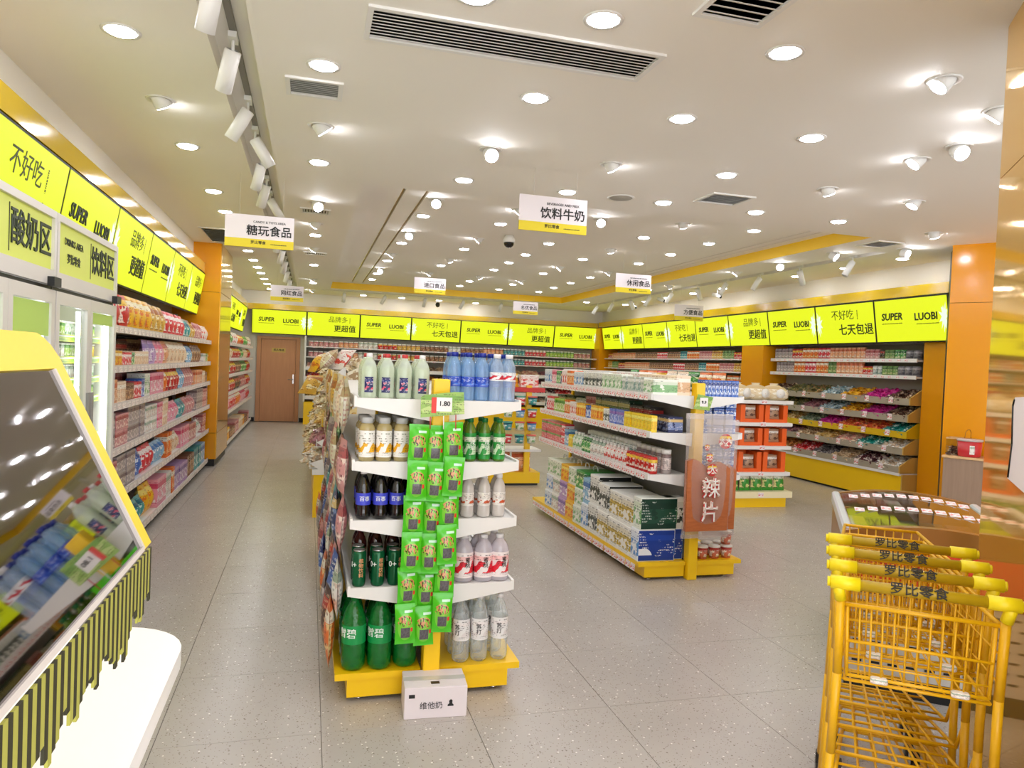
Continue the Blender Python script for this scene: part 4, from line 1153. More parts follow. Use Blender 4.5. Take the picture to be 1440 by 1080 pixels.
SWN = {'brown': 'brown chocolate', 'magenta': 'magenta', 'gold': 'golden yellow', 'ice': 'pale silver blue', 'olive': 'olive green', 'mixed': 'mixed brown and green', 'plum': 'dusty plum', 'teal': 'teal', 'coral': 'coral orange', 'sage': 'sage green', 'cream': 'white cream', 'blush': 'blush pink', 'honey': 'honey yellow', 'red': 'bright red', 'slate': 'slate grey', 'tan': 'tan', 'wine': 'wine red and white', 'amber': 'amber', 'puffs': 'pale puffed'}
heaps = [heap(.42, .31, .17, 190, .055, s) for s in range(4)]

# ------------------------------------------------------------------ candy wall (right)
binm = mat('bin_grey', C(170, 160, 140), .45); bint = mat('bin_tan', C(206, 166, 84), .4); biny = mat('bin_yellow', C(222, 184, 20), .4)
CY0, CY1 = 7.45, 10.46
cw = E('candy_wall', 'pick and mix wall unit with five tiers of candy bins above a yellow base', 'shelf unit', (0, 0, 0))
B('back_panel', MB().box(7.66, 7.68, CY0, CY1, 0, 2.04), backp, cw)
B('base_cabinet', MB().box(7.20, 7.655, CY0, CY1, .03, .36), yel, cw)
B('base_end', MB().box(7.20, 7.655, CY0 - .02, CY0 - .001, .03, .375), bint, cw)
B('base_trim', MB().box(7.17, 7.66, CY0, CY1, .361, .395), metalw, cw)
B('toe_gap', MB().box(7.24, 7.65, CY0 + .02, CY1, 0, .03), black, cw)
for k, z in enumerate((1.83, 1.615)):
    sh = B('shelf', MB().box(7.36, 7.655, CY0 + .001, CY1, z - .022, z), metalw, cw)
    B('lip', MB().box(7.347, 7.359, CY0 + .001, CY1, z - .035, z + .012), metalw, sh)
    tags_along(sh, 'y', CY0 + .1, CY1, .13, 7.345, z - .012, -PI / 2)
tiers = [(7.28, 1.335), (7.265, 1.12), (7.25, .913), (7.215, .707), (7.175, .474)]
tint = [['brown', 'magenta', 'gold', 'ice', 'mixed', 'olive', 'brown'], ['brown', 'magenta', 'gold', 'ice', 'plum', 'olive', 'mixed'], ['teal', 'coral', 'coral', 'magenta', 'sage', 'honey', 'olive'],
        ['cream', 'teal', 'blush', 'honey', 'tan', 'plum', 'red'], ['cream', 'wine', 'tan', 'slate', 'red', 'amber', 'blush']]
tn = ['top', 'second', 'third', 'fourth', 'lowest']
cwid = (CY1 - CY0) / 7
for i, (lx, lz) in enumerate(tiers):
    bm_ = biny if i == 2 else binm
    dpt = 7.60 - lx
    tr = B('bin_tray', MB().box(lx, 7.60, CY0 + .02, CY1, lz - .085, lz - .07).box(lx, lx + .008, CY0 + .02, CY1, lz - .07, lz), bm_, cw)
    B('tray_end', MB().prism([(lx, lz - .085), (7.60, lz - .085), (7.60, lz + .12), (lx + .18, lz + .115), (lx, lz + .005)], 'y', CY0, CY0 + .019), biny if i == 2 else bint, tr)
    tags_along(tr, 'y', CY0 + .1, CY1, cwid, lx - .004, lz - .03, -PI / 2, .075, .075)
    for c in range(7):
        y = CY0 + .02 + cwid * (c + .5)
        if c: B('divider', MB().prism([(lx + .009, lz - .069), (7.59, lz - .069), (7.59, lz + .10), (lx + .009, lz)], 'y', CY0 + .018 + cwid * c, CY0 + .022 + cwid * c), plastic('acrylic', (.9, .92, .92, 1), .12, .05), tr)
        o = O('loose_sweets', heaps[(i + c) % 4], None, (lx + .172, y, lz - .045), (0, 0, -PI / 2), SWM[tint[i][c]])
        tag(o, f'{SWN[tint[i][c]]} sweets in the {tn[i]} bin tier, {nth(c + 1)} from the angled wall', 'sweets', 'pick and mix sweets', 'stuff')
P('cangreen', (120, 160, 90), (200, 210, 150), (80, 120, 60)); COLN['cangreen'] = 'pale green'
P('cangrey', (130, 130, 134), (90, 90, 96), (180, 180, 184)); COLN['cangrey'] = 'grey'
lidm = [mat('lid_steel', C(190, 188, 180), .3, .6)]
def canrun(seq, y0, y1, xf, z, where, ref, grp):
    run(seq, y0, 'y', 1, y1, xf, z, -PI / 2, where, ref, grp, 1, .02)
canrun([('can', 'cangrey', (.055, .12), 2), ('can', 'green', (.042, .13), 2), ('can', 'cangreen', (.042, .13), 2), ('can', 'black', (.042, .13), 1), ('can', 'rose', (.042, .14), 3), ('can', 'peach', (.042, .17), 8), ('can', 'redwhite', (.042, .17), 3), ('can', 'orange', (.042, .17), 4), ('can', 'red', (.042, .16), 3), ('can', 'grey', (.042, .17), 6)], CY0 + .03, CY1, 7.36, 1.831, 'top shelf of the candy wall', 'angled wall', 'cans over the candy bins')
canrun([('can', 'cangrey', (.055, .13), 3), ('can', 'cangreen', (.042, .13), 3), ('can', 'silver', (.042, .13), 2), ('can', 'red', (.042, .12), 2), ('can', 'peach', (.042, .19), 6), ('can', 'cangreen', (.042, .19), 2), ('can', 'orange', (.042, .19), 3), ('can', 'redwhite', (.042, .18), 3), ('can', 'orange', (.042, .18), 3), ('can', 'grey', (.042, .17), 5)], CY0 + .03, CY1, 7.36, 1.616, 'second shelf of the candy wall', 'angled wall', 'cans over the candy bins')

# second right-hand wall unit between the pillars
w2 = E('wall_shelving', 'white wall shelving of canned food between pillar and back corner', 'shelf unit', (0, 0, 0))
B('back_panel', MB().box(7.66, 7.68, 11.16, 17.4, 0, 2.04), backp, w2)
B('base_cabinet', MB().box(7.24, 7.655, 11.17, 17.4, .0, .40), yel, w2)
for k, z in enumerate((1.83, 1.60, 1.33, 1.05, .75)):
    sh = B('shelf', MB().box(7.30, 7.655, 11.17, 17.4, z - .022, z), metalw, w2)
    tags_along(sh, 'y', 11.2, 17.4, .24, 7.297, z - .012, -PI / 2, .03, .06)
for k, z in enumerate((1.831, 1.601)):
    sq = [('can', 'red', (.045, .12), 4), ('can', 'cangreen', (.045, .15), 4), ('can', 'gold', (.045, .15), 4), ('can', 'rose', (.045, .15), 5), ('can', 'orange', (.045, .15), 5), ('can', 'teal', (.045, .15), 3), ('can', 'brown', (.045, .14), 6), ('can', 'redwhite', (.045, .14), 5), ('can', 'brown', (.045, .14), 12), ('can', 'peach', (.045, .14), 14)]
    run(sq if k == 0 else sq[2:] + sq[:2], 11.2, 'y', 1, 17.35, 7.32, z, -PI / 2, f'{("top", "second")[k]} shelf of the canned wall', 'pillar', 'canned food by the far pillar', 1, .02)
for k, z in enumerate((1.331, 1.051)):
    run([('bag', 'orange', (.2, .2, .1), 3), ('bag', 'red', (.2, .2, .1), 3), ('bag', 'brown', (.2, .2, .1), 3)], 11.25, 'y', 1, 13.4, 7.34, z, -PI / 2, f'{("third", "fourth")[k]} shelf of the canned wall', 'pillar', 'bags on the canned wall', 1, .02)

# ------------------------------------------------------------------ back wall shelving
bw = E('wall_shelving', 'long white back wall shelving of jars beside the door, yellow base', 'shelf unit', (0, 0, 0))
B('back_panel', MB().box(-.08, 7.16, 17.96, 17.98, 0, 2.03), backp, bw)
B('upright', MB().box(-.12, -.081, 17.42, 17.98, 0.52, 2.04), metalw, bw)
B('base_cabinet', MB().box(-.10, 7.16, 17.33, 17.955, 0, .515), yel, bw)
for k, z in enumerate((1.805, 1.565)):
    sh = B('shelf', MB().box(-.08, 7.16, 17.60, 17.955, z - .025, z), metalw, bw)
    tags_along(sh, 'x', -.05, 7.1, .26, 17.597, z - .014, 0, .035, .07)
for k, z in enumerate((1.27, 1.04, .82, .60)):
    sh = B('tray', MB().box(-.08, 7.16, 17.50 - .04 * k, 17.955, z - .02, z).box(-.08, 7.16, 17.495 - .04 * k, 17.505 - .04 * k, z - .02, z + .06), metalw, bw)
for k, z in enumerate((1.806, 1.566)):
    sq = [('jar', 'rose', (.055, .125), 6), ('jar', 'peach', (.055, .14), 4), ('jar', 'white', (.055, .15), 4), ('jar', 'red', (.055, .14), 4), ('jar', 'gold', (.055, .14), 5), ('jar', 'brown', (.055, .14), 6), ('jar', 'white', (.05, .14), 3), ('jar', 'brown', (.055, .14), 5), ('jar', 'peach', (.05, .15), 5), ('jar', 'teal', (.045, .15), 6), ('jar', 'redwhite', (.045, .15), 6), ('jar', 'lime', (.045, .15), 8)]
    run(sq, -.03, 'x', 1, 7.12, 17.60, z, 0, f'{("top", "second")[k]} shelf of the back wall', 'door', 'jars on the back wall', 1, .015)
for k, z in enumerate((1.272, 1.042, .822, .602)):
    for c in range(16):
        nm = (['blush', 'plum', 'brown', 'tan'], ['red', 'plum', 'amber', 'brown'], ['red', 'wine', 'red', 'plum'], ['honey', 'cream', 'olive', 'tan'])[k][c % 4]
        o = O('loose_sweets', heaps[(k + c) % 4], None, (.15 + .44 * c, 17.70 - .03 * k, z), (0, 0, 0), SWM[nm])
        tag(o, f'{SWN[nm]} wrapped snacks in the {("upper", "second", "third", "lowest")[k]} back wall tray, {nth(c + 1)} from the door', 'sweets', 'loose snacks on the back wall', 'stuff')

# ------------------------------------------------------------------ bulk bin gondola on the left aisle
HY0, HY1 = 7.25, 11.4
hg = E('bulk_bin_unit', 'stepped bulk bin unit of pale wrapped puffs on a yellow base, left aisle', 'shelf unit', (0, 0, 0))
B('base_cabinet', MB().box(.075, 1.0, HY0, HY1, 0, .415), yel, hg)
B('base_trim', MB().box(.06, 1.0, HY0 - .005, HY1, .416, .47), metalw, hg)
B('core', MB().box(.42, .75, HY0 + .05, HY1, .471, 1.45), metalw, hg)
ht = [(.21, 1.36), (.185, 1.135), (.135, .93), (.09, .73), (.035, .525)]
hp = [heap(.80, .34, .24, 170, .11, 40 + s, .9) for s in range(3)]
for i, (lx, lz) in enumerate(ht):
    em = biny if i == 2 else metalw
    tr = B('bin_tray', MB().box(lx, .418, HY0 + .02, HY1, lz - .05, lz - .04).box(lx, lx + .008, HY0 + .02, HY1, lz - .04, lz + .02), em, hg)
    B('tray_end', MB().prism([(lx, lz), (lx + .10, lz - .07), (.35, lz - .07), (.345, lz + .10), (.33, lz + .105)], 'y', HY0, HY0 + .012), em, tr)
    for c in range(5):
        cl = ('puffs', 'tan', 'puffs', 'cream', 'honey')[(i * 2 + c) % 5] if not (i == 3 and c == 0) else 'plum'
        o = O('loose_snacks', hp[(i + c) % 3], None, (lx + .16, HY0 + .43 + .81 * c, lz - .038), (0, 0, -PI / 2), SWM[cl])
        tag(o, f'{SWN[cl]} wrapped snacks, {tn[i]} bin of the left aisle bulk unit, {nth(c + 1)} from the front', 'snacks', 'bulk snacks', 'stuff')
for k, (x, y, z, cl) in enumerate(((.10, 7.4, 1.44, 'puff'), (.02, 7.75, 1.40, 'yellow'), (.24, 7.36, 1.44, 'whitered'), (-.02, 8.2, 1.15, 'gold'))):
    put('bag', (.24, .26, .12), cl, (x, y, z), -PI / 2 + .3 * k, f'{COLN[cl]} snack bag', 'on top of the bulk bin unit', 'front', 'bags on the bulk bin unit', tilt=-.7)

# ------------------------------------------------------------------ milk gondola
G2X, G2Y, G2E = 2.81, 4.86, 7.50
Z2 = [1.375, 1.095, .785]
gondola('gondola_shelf', 'long white gondola of milk cartons with yellow base and giant snack bag', G2X, G2Y, G2E, Z2, tagstep=.085)
XF2 = G2X - .375
def g2(i, spec, where, back=.01, y0=G2Y + .03, zz=None, y1=G2E - .01):
    run(spec, y0, 'y', 1, y1, XF2, (Z2[i] if i < 3 else .136) + .001 if zz is None else zz, -PI / 2, where, 'front', 'goods on the milk gondola', 1, back, -.05)
g2(0, [('box', 'whitegreen', (.17, .115, .2), 1), ('pouch', 'silver', (.075, .125, .06), 5), ('box', 'whitegreen', (.08, .14, .1), 5), ('box', 'whitedark', (.085, .145, .1), 5), ('box', 'whiteblue', (.085, .14, .1), 3), ('box', 'orange', (.05, .145, .1), 3), ('box', 'whitered', (.05, .15, .1), 3), ('box', 'navy', (.05, .13, .1), 1), ('box', 'green', (.06, .14, .1), 2), ('box', 'pink', (.06, .15, .1), 2), ('box', 'whiteblue', (.08, .15, .1), 4)], 'top milk shelf')
g2(0, [('box', 'cream', (.16, .15, .12), 4), ('box', 'whitered', (.14, .16, .12), 4), ('box', 'white', (.14, .16, .12), 12)], 'back of the top milk shelf', .20)
g2(1, [('box', 'yellowc', (.058, .125, .05), 8), ('box', 'bluep', (.055, .13, .05), 5), ('box', 'whitedark', (.06, .12, .05), 2), ('box', 'orangeyellow', (.058, .13, .05), 5), ('box', 'blue', (.05, .12, .05), 2), ('box', 'orangeyellow', (.055, .13, .05), 4), ('box', 'whitered', (.055, .13, .05), 3), ('box', 'orange', (.055, .14, .05), 3), ('box', 'lime', (.055, .14, .05), 5), ('box', 'redwhite', (.055, .15, .05), 4), ('bottle', 'whitedark', (.03, .18), 8)], 'second milk shelf')
g2(1, [('box', 'navy', (.16, .12, .12), 2), ('box', 'black', (.12, .17, .12), 3), ('box', 'dgreen', (.12, .2, .12), 6), ('box', 'rose', (.12, .19, .12), 2), ('can', 'silver', (.04, .16), 4), ('box', 'dgreen', (.12, .17, .12), 10)], 'back of the second milk shelf', .15)
g2(2, [('can', 'red', (.036, .125), 6), ('bottle', 'whitered', (.036, .15), 6), ('bottle', 'white', (.036, .15), 4), ('bottle', 'green', (.036, .15), 3), ('bottle', 'whitegreen', (.036, .16), 3), ('box', 'yellowc', (.10, .12, .1), 1), ('box', 'sky', (.10, .16, .1), 1), ('box', 'redwhite', (.10, .10, .1), 1, 2), ('box', 'redgreen', (.15, .10, .12), 6, 2)], 'third milk shelf')
g2(2, [('jar', 'grey', (.04, .18), 6), ('jar', 'silver', (.04, .19), 12)], 'back of the third milk shelf', .12, y1=6.5)
# big cartons on the base deck, with handles
hand = MB().path([(-.05, 0, 0), (-.045, 0, .03), (-.02, 0, .045), (.02, 0, .045), (.045, 0, .03), (.05, 0, 0)], .006, 6).mesh('carrying_handle', metalw)
def case(x, y, z, w, h, d, cl, lb, handle=False, side=None):
    o = E('milk_case', lb, 'box', (x, y, z), -PI / 2 + RG.uniform(-.03, .03), 'milk cases on the gondola base')
    O('carton', pm('box', w, h, d), o, (0, 0, 0), (0, 0, 0), PK[cl])
    if side:
        B('side_panel', MB().box(-w / 2 - .0015, -w / 2, -d / 2 + .01, d / 2 - .01, .01, h - .01), side, o) if False else B('side_panel', MB().box(w / 2, w / 2 + .0015, -d / 2 + .006, d / 2 - .006, .006, h - .006), side, o)
    if handle: O('carrying_handle', hand, o, (0, 0, h))
    return o
dgs = lab('case_green', (20, 60, 46), (30, 76, 58), (20, 56, 44), (220, 230, 220)); bls = lab('case_blue', (24, 60, 150), (240, 244, 250), (30, 70, 170), (250, 250, 250), blob=1.4)
blk = lab('case_black', (26, 30, 28), (40, 46, 44), (26, 30, 28), (200, 200, 190))
yy = G2Y + .03
seq = [(.13, .235, 'whiteblue', bls, 'whitegreen', dgs), (.22, .22, 'whitegold', None, 'whitegold', blk), (.22, .22, 'whitegold', None, 'whitegold', None), (.22, .23, 'whitegold', blk, 'whitedark', blk), (.2, .25, 'whitedark', None, 'whitedark', blk), (.16, .22, 'whiteblue', None, 'sky', None), (.2, .16, 'whitegreen', None, 'green', None), (.2, .16, 'orangeyellow', None, 'whitegreen', None), (.2, .16, 'lilac', None, 'orangeyellow', None), (.2, .16, 'white', None, 'whitegreen', None), (.2, .16, 'whiteblue', None, 'whitegreen', None)]
for k, (w, h, c1, s1, c2, s2) in enumerate(seq):
    if yy + w > G2E: break
    n = 2 if h > .2 else 3
    x = G2X - .43 + .155
    for s in range(n):
        cl = c1 if s < n - 1 else c2
        sd = s1 if s == 0 else s2
        case(x + .01 * s, yy + w / 2, .136 + s * (h + .001), w, h, .30, cl, f'{COLN[cl]} milk case, {nth(k + 1)} stack from the front, {("bottom", "second", "top")[s] if n == 3 else ("bottom", "upper")[s]} layer, milk gondola base', n == 3 and s == n - 1, sd)
    yy += w + .006
case(G2X - .12, G2Y + .11, .136, .10, .235, .16, 'whiteblue', 'slim blue and white carton beside the post, bottom layer, milk gondola', False, bls)
case(G2X - .12, G2Y + .11, .372, .10, .235, .16, 'whitedark', 'slim white carton on the blue one beside the milk gondola post')
# right half of the end: blue cartons and cups
for k in range(9):
    put('box', (.03, .125, .10), 'blue', (G2X + .075 + k * .0335, G2Y + .08, Z2[0] + .001), RG.uniform(-.03, .03), 'slim blue carton', 'top shelf, post side', 'post', 'slim blue cartons')
put('pouch', (.08, .15, .06), 'gold', (G2X - .06 - .03, G2Y + .09, Z2[0] + .001), .1, 'golden pouch', 'top milk shelf beside the post', 'end', 'golden pouch')
for i in (1, 2):
    for k in range(3):
        for s in range(4 if i == 1 else 4):
            put('box', (.09, .062, .09), 'navy' if False else 'blue', (G2X + .10 + k * .105, G2Y + .09, Z2[i] + .001 + s * .064), RG.uniform(-.03, .03), f'square blue pack', f'layer {"one two three four".split()[s]}, {("", "second", "third")[i]} milk shelf', 'post', 'square blue packs')
P('noodle', (214, 120, 90), (250, 236, 220), (190, 50, 40)); COLN['noodle'] = 'brown and white'
lidw = mat('lid_white', C(240, 236, 230), .4)
for r in range(2):
    for k in range(3):
        put('cup', (.045, .10), 'noodle', (G2X + .13 + k * .105, G2Y + .07 + r * .11, .136), 0, 'noodle cup', f'{("front", "back")[r]} row of the milk gondola base', 'post', 'noodle cups', lid=lidw)
put('cup', (.045, .10), 'noodle', (G2X + .345, G2Y + .09, .238), 0, 'stacked noodle cup', 'upper layer, milk gondola base', 'post', 'noodle cups', lid=lidw)
# giant snack bags hung on the end post
film = plastic('bag_film', (.97, .95, .94, 1), .13, .05, C(240, 232, 228), crinkle=.35)
strip = wood('chili_strip', C(206, 122, 66), C(166, 84, 40), (8, 8, 60))
redp = mat('print_red', C(220, 40, 44), .4); whp = mat('print_white', C(250, 240, 238), .4)
def giant(x, y, z, w, h, rz, label, scale):
    t = E('giant_snack_bag', label, 'bag', (x, y, z), rz, 'giant snack bags')
    B('film', MB().bag(w, h, .09, 5, 10, 16, crimp=.04), film, t)
    rg = random.Random(2)
    top = [(-w * .45 + w * .9 * q / 8, h * (.62 + .025 * math.sin(q * 1.3) - .04 * q / 8)) for q in range(9)]
    B('contents', MB().prism([(-w * .44, h * .06), (w * .44, h * .06)] + top[::-1], 'y', -.022, .02), strip, t)
    B('seal', MB().box(-w * .5, w * .5, -.003, .003, h * .955, h), film, t)
    B('seal', MB().box(-w * .5, w * .5, -.003, .003, 0, h * .03), film, t)
    yf = -.052
    def disc(cx_, cz_, r):
        B('red_disc', MB().add([(cx_ + r * math.cos(a * PI / 10), yf, cz_ + r * math.sin(a * PI / 10)) for a in range(20)] + [(cx_ + r * math.cos(a * PI / 10), yf + .001, cz_ + r * math.sin(a * PI / 10)) for a in range(20)], [tuple(range(20)), tuple(range(39, 19, -1))] + [(i, 20 + i, 20 + (i + 1) % 20, (i + 1) % 20) for i in range(20)]), redp, t)
    if scale:
        for cx_, cz_, r in ((-.045, h * .735, .022), (-.02, h * .655, .03), (.005, h * .555, .045)):
            disc(cx_, cz_, r)
            TXT(t, '大', r * 1.6, whp, (cx_, yf - .002, cz_), .012)
        for ch, cz_ in (('辣', h * .40), ('片', h * .21)):
            TXT(t, ch, .155, redp, (.0, yf - .001, cz_), .035)
            TXT(t, ch, .155, whp, (.0, yf - .0090, cz_), .004)
    else:
        disc(0, h * .82, .055)
        TXT(t, '大大', .05, whp, (0, yf - .002, h * .82), .02)
    return t
giant(2.855, 4.76, .335, .40, .92, .04, 'giant clear bag of orange spicy strips with large red lettering, in front', True)
giant(2.99, 4.80, .34, .26, .87, -.08, 'narrower giant bag of spicy strips half behind the front one', False)
card = E('price_card', 'small green price card on the milk gondola post', 'price card', (2.815, 4.80, 1.335), -.2)
B('card', MB().prism([(-.07, -.05), (.05, -.06), (.075, .04), (-.04, .06)], 'y', 0, .004), cgreen, card)
B('price_label', MB().box(-.025, .035, -.003, -.0005, -.03, .035), MATS['label_white'], card)
TXT(card, '9.9', .03, black, (.005, -.004, .0), .02)

# ------------------------------------------------------------------ cup rack between the gondolas
jr = E('cup_rack', 'yellow rack with red top rail and hanging round cups behind the bottle gondola', 'rack', (2.62, 9.0, 0))
B('base', MB().box(-.35, .32, 0, .4, .03, .17), yel, jr)
B('toe_gap', MB().box(-.33, .30, .02, .38, 0, .03), black, jr)
B('post', MB().box(.10, .17, .0, .05, .17, 1.30), yel, jr)
B('red_rail', MB().box(-.35, .34, -.02, .40, 1.215, 1.27), mat('rail_red', C(206, 34, 30), .4), jr)
B('shelf', MB().box(-.35, .32, -.02, .4, .44, .47), metalw, jr)
rl = [MATS['rail_red'], mat('cup_teal', C(90, 170, 150), .4), mat('cup_pink', C(226, 110, 100), .4)]
for c in range(3):
    for r in range(4):
        put('cup', (.062, .11), ('redwhite', 'teal', 'whitegreen', 'sky')[(c + r) % 4], (2.46 + .16 * c, 8.93, .56 + .165 * r), 0, 'hanging dessert cup', f'{("lowest", "second", "third", "upper")[r]} row of the red-topped rack', 'bottle gondola', 'cups on the red-topped rack', lid=rl[(c + r) % 3])
for k in range(2):
    put('bag', (.26, .27, .14), 'peach', (2.43 + .28 * k, 9.1, .171), 0, 'large orange snack bag', 'base of the red-topped rack', 'bottle gondola', 'bags on the rack base', tilt=-.1)
put('bag', (.2, .18, .1), 'yellow', (2.55, 9.12, 1.272), .2, 'yellow bag', 'top of the red-topped rack', 'bottle gondola', 'bags on the rack top', tilt=-.3)
put('box', (.24, .16, .1), 'whitered', (2.78, 9.14, 1.272), 0, 'white and red box', 'top of the red-topped rack', 'bottle gondola', 'boxes on the rack top')

# ------------------------------------------------------------------ orange box end display
kx0, kx1, ky = 4.72, 5.54, 7.40
kd = E('end_display', 'white end display of orange boxes and green bags with yellow base', 'shelf unit', (0, 0, 0))
B('back_panel', MB().box(kx0, kx1, 7.78, 7.80, 0, 1.40), backp, kd)
B('base', MB().box(kx0 + .02, kx1 - .02, ky + .03, 7.775, .0, .115), yel, kd)
B('deck', MB().box(kx0, kx1 + .03, ky - .02, 7.775, .116, .19), mat('deck_cream', C(244, 232, 190), .4), kd)
kz = [1.262, 1.0, .725, .415]
for z in kz:
    sh = B('shelf', MB().box(kx0, kx1, ky, 7.775, z - .04, z), metalw, kd)
    O('price_tag', pm_tag(.07, .05), sh, (kx0 + .42, ky - .003, z - .018))
O('price_tag', pm_tag(.07, .05), kd, (kx0 + .42, ky - .023, .155))
orb = mat('orange_carton', C(240, 100, 30), .4); ordk = mat('orange_flap', C(196, 76, 24), .5)
pic = lab('pouch_pic', (176, 140, 110), (90, 60, 50), (240, 236, 230), (120, 90, 70), blob=3.5)
for i, z in enumerate(kz[1:]):
    for c in range(2):
        x = 5.02 + .33 * c - .13
        w = .305
        t = E('display_carton', f'orange open display carton of snack packs, {nth(c + 1)} column, {("top", "middle", "bottom")[i]} row of the end display', 'box', (x + .13, ky + .17, z), 0, 'orange display cartons')
        hh = .205 if i < 2 else .235
        B('carton', MB().box(-w / 2, -w / 2 + .06, -.12, .12, 0, hh).box(w / 2 - .06, w / 2, -.12, .12, 0, hh).box(-w / 2 + .06, w / 2 - .06, -.12, .12, 0, .04).box(-w / 2 + .06, w / 2 - .06, .11, .12, .04, hh), orb, t)
        for s in range(2):
            O('snack_pack', pm('bag', .15, .155, .05), t, (RG.uniform(-.01, .01), -.075 + .06 * s, .041), (-.1, 0, RG.uniform(-.1, .1)), pic)
for k in range(3):
    t = E('round_snack_bag', f'{nth(k + 1)} round bag of white wafer rolls from the milk gondola, on the end display', 'bag', (4.87 + .25 * k, ky + .16, kz[0]), RG.uniform(-.3, .3), 'bags on the end display top')
    B('bag_body', MB().lathe([(.11, 0), (.165, .03), (.175, .08), (.15, .13), (.09, .165), (.04, .18), (.05, .20)], 16), pack('wafer_print', C(226, 208, 170), C(246, 238, 220), C(206, 180, 130), C(190, 150, 100), .35, 6.0), t)
    B('bag_label', MB().lathe([(.0001, 0), (.055, .0), (.055, .004), (.0001, .004)], 14).tube((0, 0, 0), (0, 0, .001), .001), whp, t, (0, -.170, .085), (PI / 2 + .05, 0, 0))
P('greenbag', (60, 150, 50), (230, 220, 150), (240, 240, 220), (60, 40, 20)); COLN['greenbag'] = 'green and brown'
for k in range(5):
    put('bag', (.145, .21, .08), 'greenbag', (4.83 + .155 * k, ky + .08, .191), RG.uniform(-.1, .1), 'green snack bag', 'bottom deck of the end display', 'milk gondola', 'green bags on the end display', tilt=-.08)
# gondola behind the end display
g3 = E('gondola_shelf', 'plain white gondola standing behind the orange box display', 'shelf unit', (0, 0, 0))
B('centre_panel', MB().box(5.12, 5.16, 7.82, 11.5, .12, 1.38), backp, g3)
B('base', MB().box(4.75, 5.52, 7.82, 11.5, 0, .13), yel, g3)
for z in (.45, .78, 1.1, 1.36):
    B('shelf', MB().box(4.78, 5.5, 7.82, 11.5, z - .025, z), metalw, g3)
for i, z in enumerate((.46, .79, 1.11, 1.361)):
    run([('bag', 'orange', (.3, .2, .14), 2), ('bag', 'green', (.3, .2, .14), 1), ('bag', 'cream', (.3, .2, .14), 2), ('bag', 'red', (.3, .2, .14), 1)], 7.85, 'y', 1, 10.6, 4.80, z, -PI / 2, f'{("lowest", "second", "third", "top")[i]} shelf behind the orange display', 'end display', 'bags on the third gondola', 1, .01, -.05)

# ------------------------------------------------------------------ chest freezer
FU = Vector((.8, -.6, 0)); FV = Vector((.6, .8, 0))
fz = E('chest_freezer', 'ice cream chest freezer with curved glass lid behind the trolleys', 'freezer', (2.6, 3.02, 0), math.atan2(-.6, .8))
brn = mat('freezer_bronze', C(150, 98, 36), .3, .3); fgrey = mat('freezer_grey', C(196, 190, 182), .5); fred = mat('freezer_red', C(206, 60, 24), .4)
FW, FL = .80, 1.28
def arch(u): return .80 + .05 * (1 - (2 * u / FW - 1) ** 2)
B('tank', MB().box(0, FW, 0, .03, .50, .74).box(0, FW, FL - .03, FL, .50, .74).box(0, .03, .03, FL - .03, .50, .74).box(FW - .03, FW, .03, FL - .03, .50, .74).box(.03, FW - .03, .03, FL - .03, .50, .52), brn, fz)
B('front_panel', MB().box(.01, FW - .01, -.004, -.001, .51, .73), fred, fz)
lp = B('lower_panel', MB().box(.01, FW - .01, .01, FL - .01, .10, .498), fgrey, fz)
slot = MB().box(-.022, .022, -.003, 0, -.005, .005).mesh('vent_slot', black)
for r in range(7):
    for c in range(9):
        O('vent_slot', slot, lp, (.08 + .08 * c + (.04 if r % 2 else 0), .009, .16 + .05 * r))
B('plinth', MB().box(.03, FW - .03, .03, FL - .03, 0, .099), black, fz)
n = 10
for nm, v0, v1 in (('end_frame', 0, .05), ('end_frame', FL - .05, FL)):
    pts = [(FW * k / n, arch(FW * k / n)) for k in range(n + 1)]
    B(nm, MB().prism([(0, .741)] + [(FW, .741)] + pts[::-1], 'y', v0, v1), brn, fz)
B('side_rail', MB().bevbox(-.012, .035, .0505, FL - .0505, .741, .815, .01), mat('rail_silver', C(206, 212, 222), .3, .2), fz)
B('side_rail', MB().bevbox(FW - .035, FW + .012, .0505, FL - .0505, .741, .815, .01), MATS['rail_silver'], fz)
gl = MB()
for k in range(n):
    u0, u1 = .036 + (FW - .072) * k / n, .036 + (FW - .072) * (k + 1) / n
    gl.add([(u0, .051, arch(u0) - .004), (u1, .051, arch(u1) - .004), (u1, FL - .051, arch(u1) - .004), (u0, FL - .051, arch(u0) - .004)], [(0, 1, 2, 3)], 0, True)
B('glass_lid', gl, plastic('lid_glass', (.80, .78, .72, 1), .08, .03, C(150, 130, 100), ior=1.3), fz)
B('lid_bar', MB().box(.036, FW - .036, FL * .52, FL * .52 + .015, .80, .81), brn, fz)
for r, v in enumerate((.52, 1.0)):
    for k in range(10):
        u = .10 + .066 * k
        O('price_tag', pm_tag(.05, .06), fz, (u, v, arch(u) + .004), (-PI / 2 + .15, 0, 0))
for r in range(3):
    for c in range(5):
        cl = ('choc', 'navy', 'dgreen', 'brown', 'gold')[(r * 2 + c) % 5]
        u, v = .11 + .145 * c, .22 + .40 * r
        p = Vector((2.6, 3.02, 0)) + FU * u + FV * v
        put('box', (.13, .16, .26), cl, (p.x, p.y, .521), math.atan2(-.6, .8), f'{COLN[cl]} ice cream box', f'{nth(r + 1)} row inside the freezer', 'floor side', 'ice cream boxes in the freezer')

